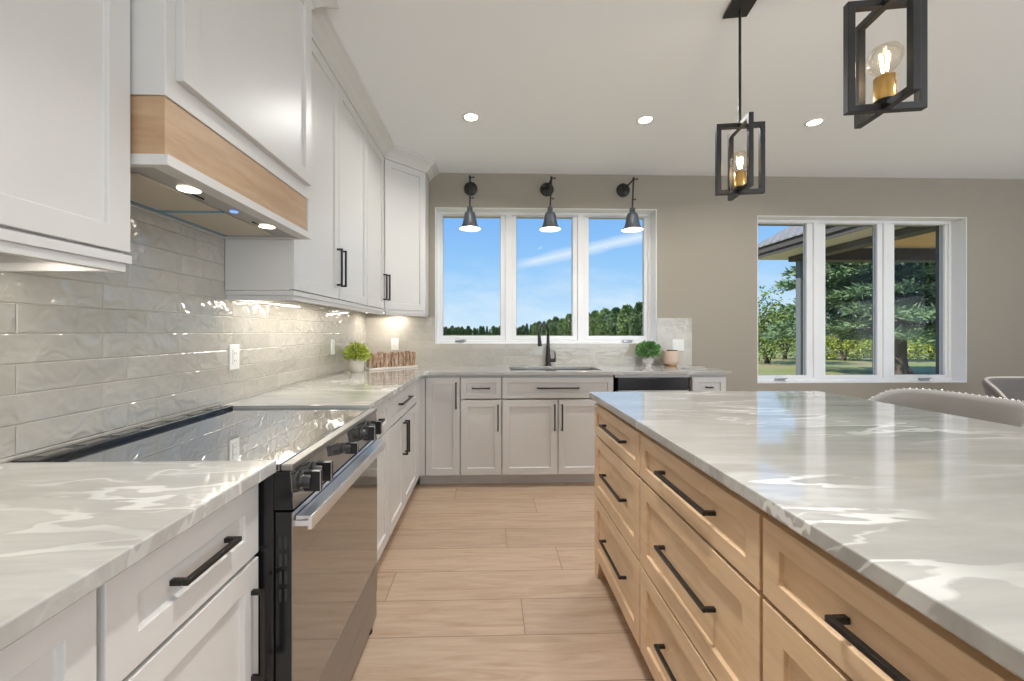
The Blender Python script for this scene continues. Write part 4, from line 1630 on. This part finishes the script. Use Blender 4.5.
def tree_variant(seed, mat, conifer):
    rnd = random.Random(seed)
    t = thing('woodland_tree', 'x', 'tree', (0, 0, 0), 0, 'trees of the wood beyond the field')
    MB().tube([(0, 0, -.1), (0, 0, 3), (0, 0, 6)], [.28, .2, .08], 8).build('trunk', 'bark', t)
    lf = MB()
    H_ = 10.0
    for i in range(1500):
        if conifer:
            z = rnd.uniform(.0, 1) ** 1.1
            r_ = 2.6 * (1.0 - z) ** .8 + .12
            r_ *= .9 + .12 * math.sin(z * 26 + seed)
        else:
            z = rnd.uniform(.0, 1)
            r_ = 3.3 * math.sqrt(max(.02, 1 - ((z - .42) / .585) ** 2)) * (.88 + .12 * math.sin(9 * z + seed))
        a = rnd.uniform(0, 2 * PI)
        rr = r_ * rnd.uniform(.45, 1.06) * (1 + .16 * math.sin(3 * a + seed + 4 * z))
        p = Vector((rr * math.cos(a), rr * math.sin(a), z * H_))
        d = Vector((math.cos(a), math.sin(a), rnd.uniform(-.3, .9)))
        ax = (d + Vector((rnd.uniform(-1, 1), rnd.uniform(-1, 1), rnd.uniform(-.6, .9)))).normalized()
        sd = ax.cross(Vector((rnd.uniform(-1, 1), rnd.uniform(-1, 1), rnd.uniform(-1, 1)))).normalized()
        quad_leaf(lf, p, ax, sd, rnd.uniform(.75, 1.35), rnd.uniform(.28, .50))
    lf.build('crown', mat, t)
    return t


protos = [tree_variant(1, 'tree_leaves', True), tree_variant(2, 'tree_leaves_light', False), tree_variant(3, 'tree_leaves', False), tree_variant(4, 'tree_leaves_light', True)]
rnd = random.Random(77)
TH = math.atan(11 / 398.0)


def top_v(u):
    pts_ = [(415, 327), (470, 327.5), (512, 327), (535, 324), (550, 320), (572, 314), (600, 311), (643, 304), (700, 300), (780, 300)]
    for (a, b_), (c, d) in zip(pts_[:-1], pts_[1:]):
        if a <= u <= c:
            return b_ + (d - b_) * (u - a) / (c - a)
    return 327


used = [False] * 4
spots = []
for r_i in range(3):                     # three staggered rows, one behind the other
    u = 430.0 + r_i * 3
    while u < 705:
        if r_i and 510 < u < 640:
            u += 4
            continue
        dist = 250 if u < 528 else max(92, 250 - (u - 528) * 1.45)
        hgt_ = (1.28 + (332.6 - top_v(u)) * dist / 398 - GZ) / 10.0
        wide = 6.9 * max(.35, hgt_)
        spots.append((u, dist * (1 + r_i * wide * 1.35 / dist), r_i))
        u += wide * 398 / dist * (1.02 if u >= 640 else .55 if u >= 512 else 1.15) * rnd.uniform(.98, 1.08)
for k, (u, dist, r_i) in enumerate(spots):
    cx = (u - 501) / 398.0
    dx, dy = cx * math.cos(TH) + math.sin(TH), -cx * math.sin(TH) + math.cos(TH)
    tv = top_v(u) + rnd.uniform(-2.2, 3.4) * (1 if u > 560 else .6)
    ztop = 1.28 + (332.6 - tv) * dist / 398
    h_ = (ztop - GZ) / 10.0
    i = rnd.choice([0, 1, 1, 2, 2, 1, 2, 3])
    if u < 528:
        lab = 'far tree of the low tree line along the field behind the sink window'
    elif u < 588:
        lab = 'tree of the wood edge rising behind the faucet, in the middle pane'
    else:
        lab = 'tall green tree of the wood, in the right pane of the sink window'
    if not used[i]:
        t = protos[i]
        used[i] = True
        t['label'] = lab
    else:
        t = copy_tree(protos[i], lab)
    t['group'] = 'trees of the wood: ' + ('far line' if u < 528 else 'middle pane' if u < 588 else 'right pane')
    t.location = (dx * dist, dy * dist, GZ)
    wd = max(.35, h_) * .8
    t.scale = (wd * rnd.uniform(.92, 1.08), wd * rnd.uniform(.92, 1.08), h_)
    t.rotation_euler = (0, 0, rnd.uniform(0, 6.28))
for i in range(4):
    if not used[i]:
        for c in kids(protos[i]):
            bpy.data.objects.remove(c)
        bpy.data.objects.remove(protos[i])
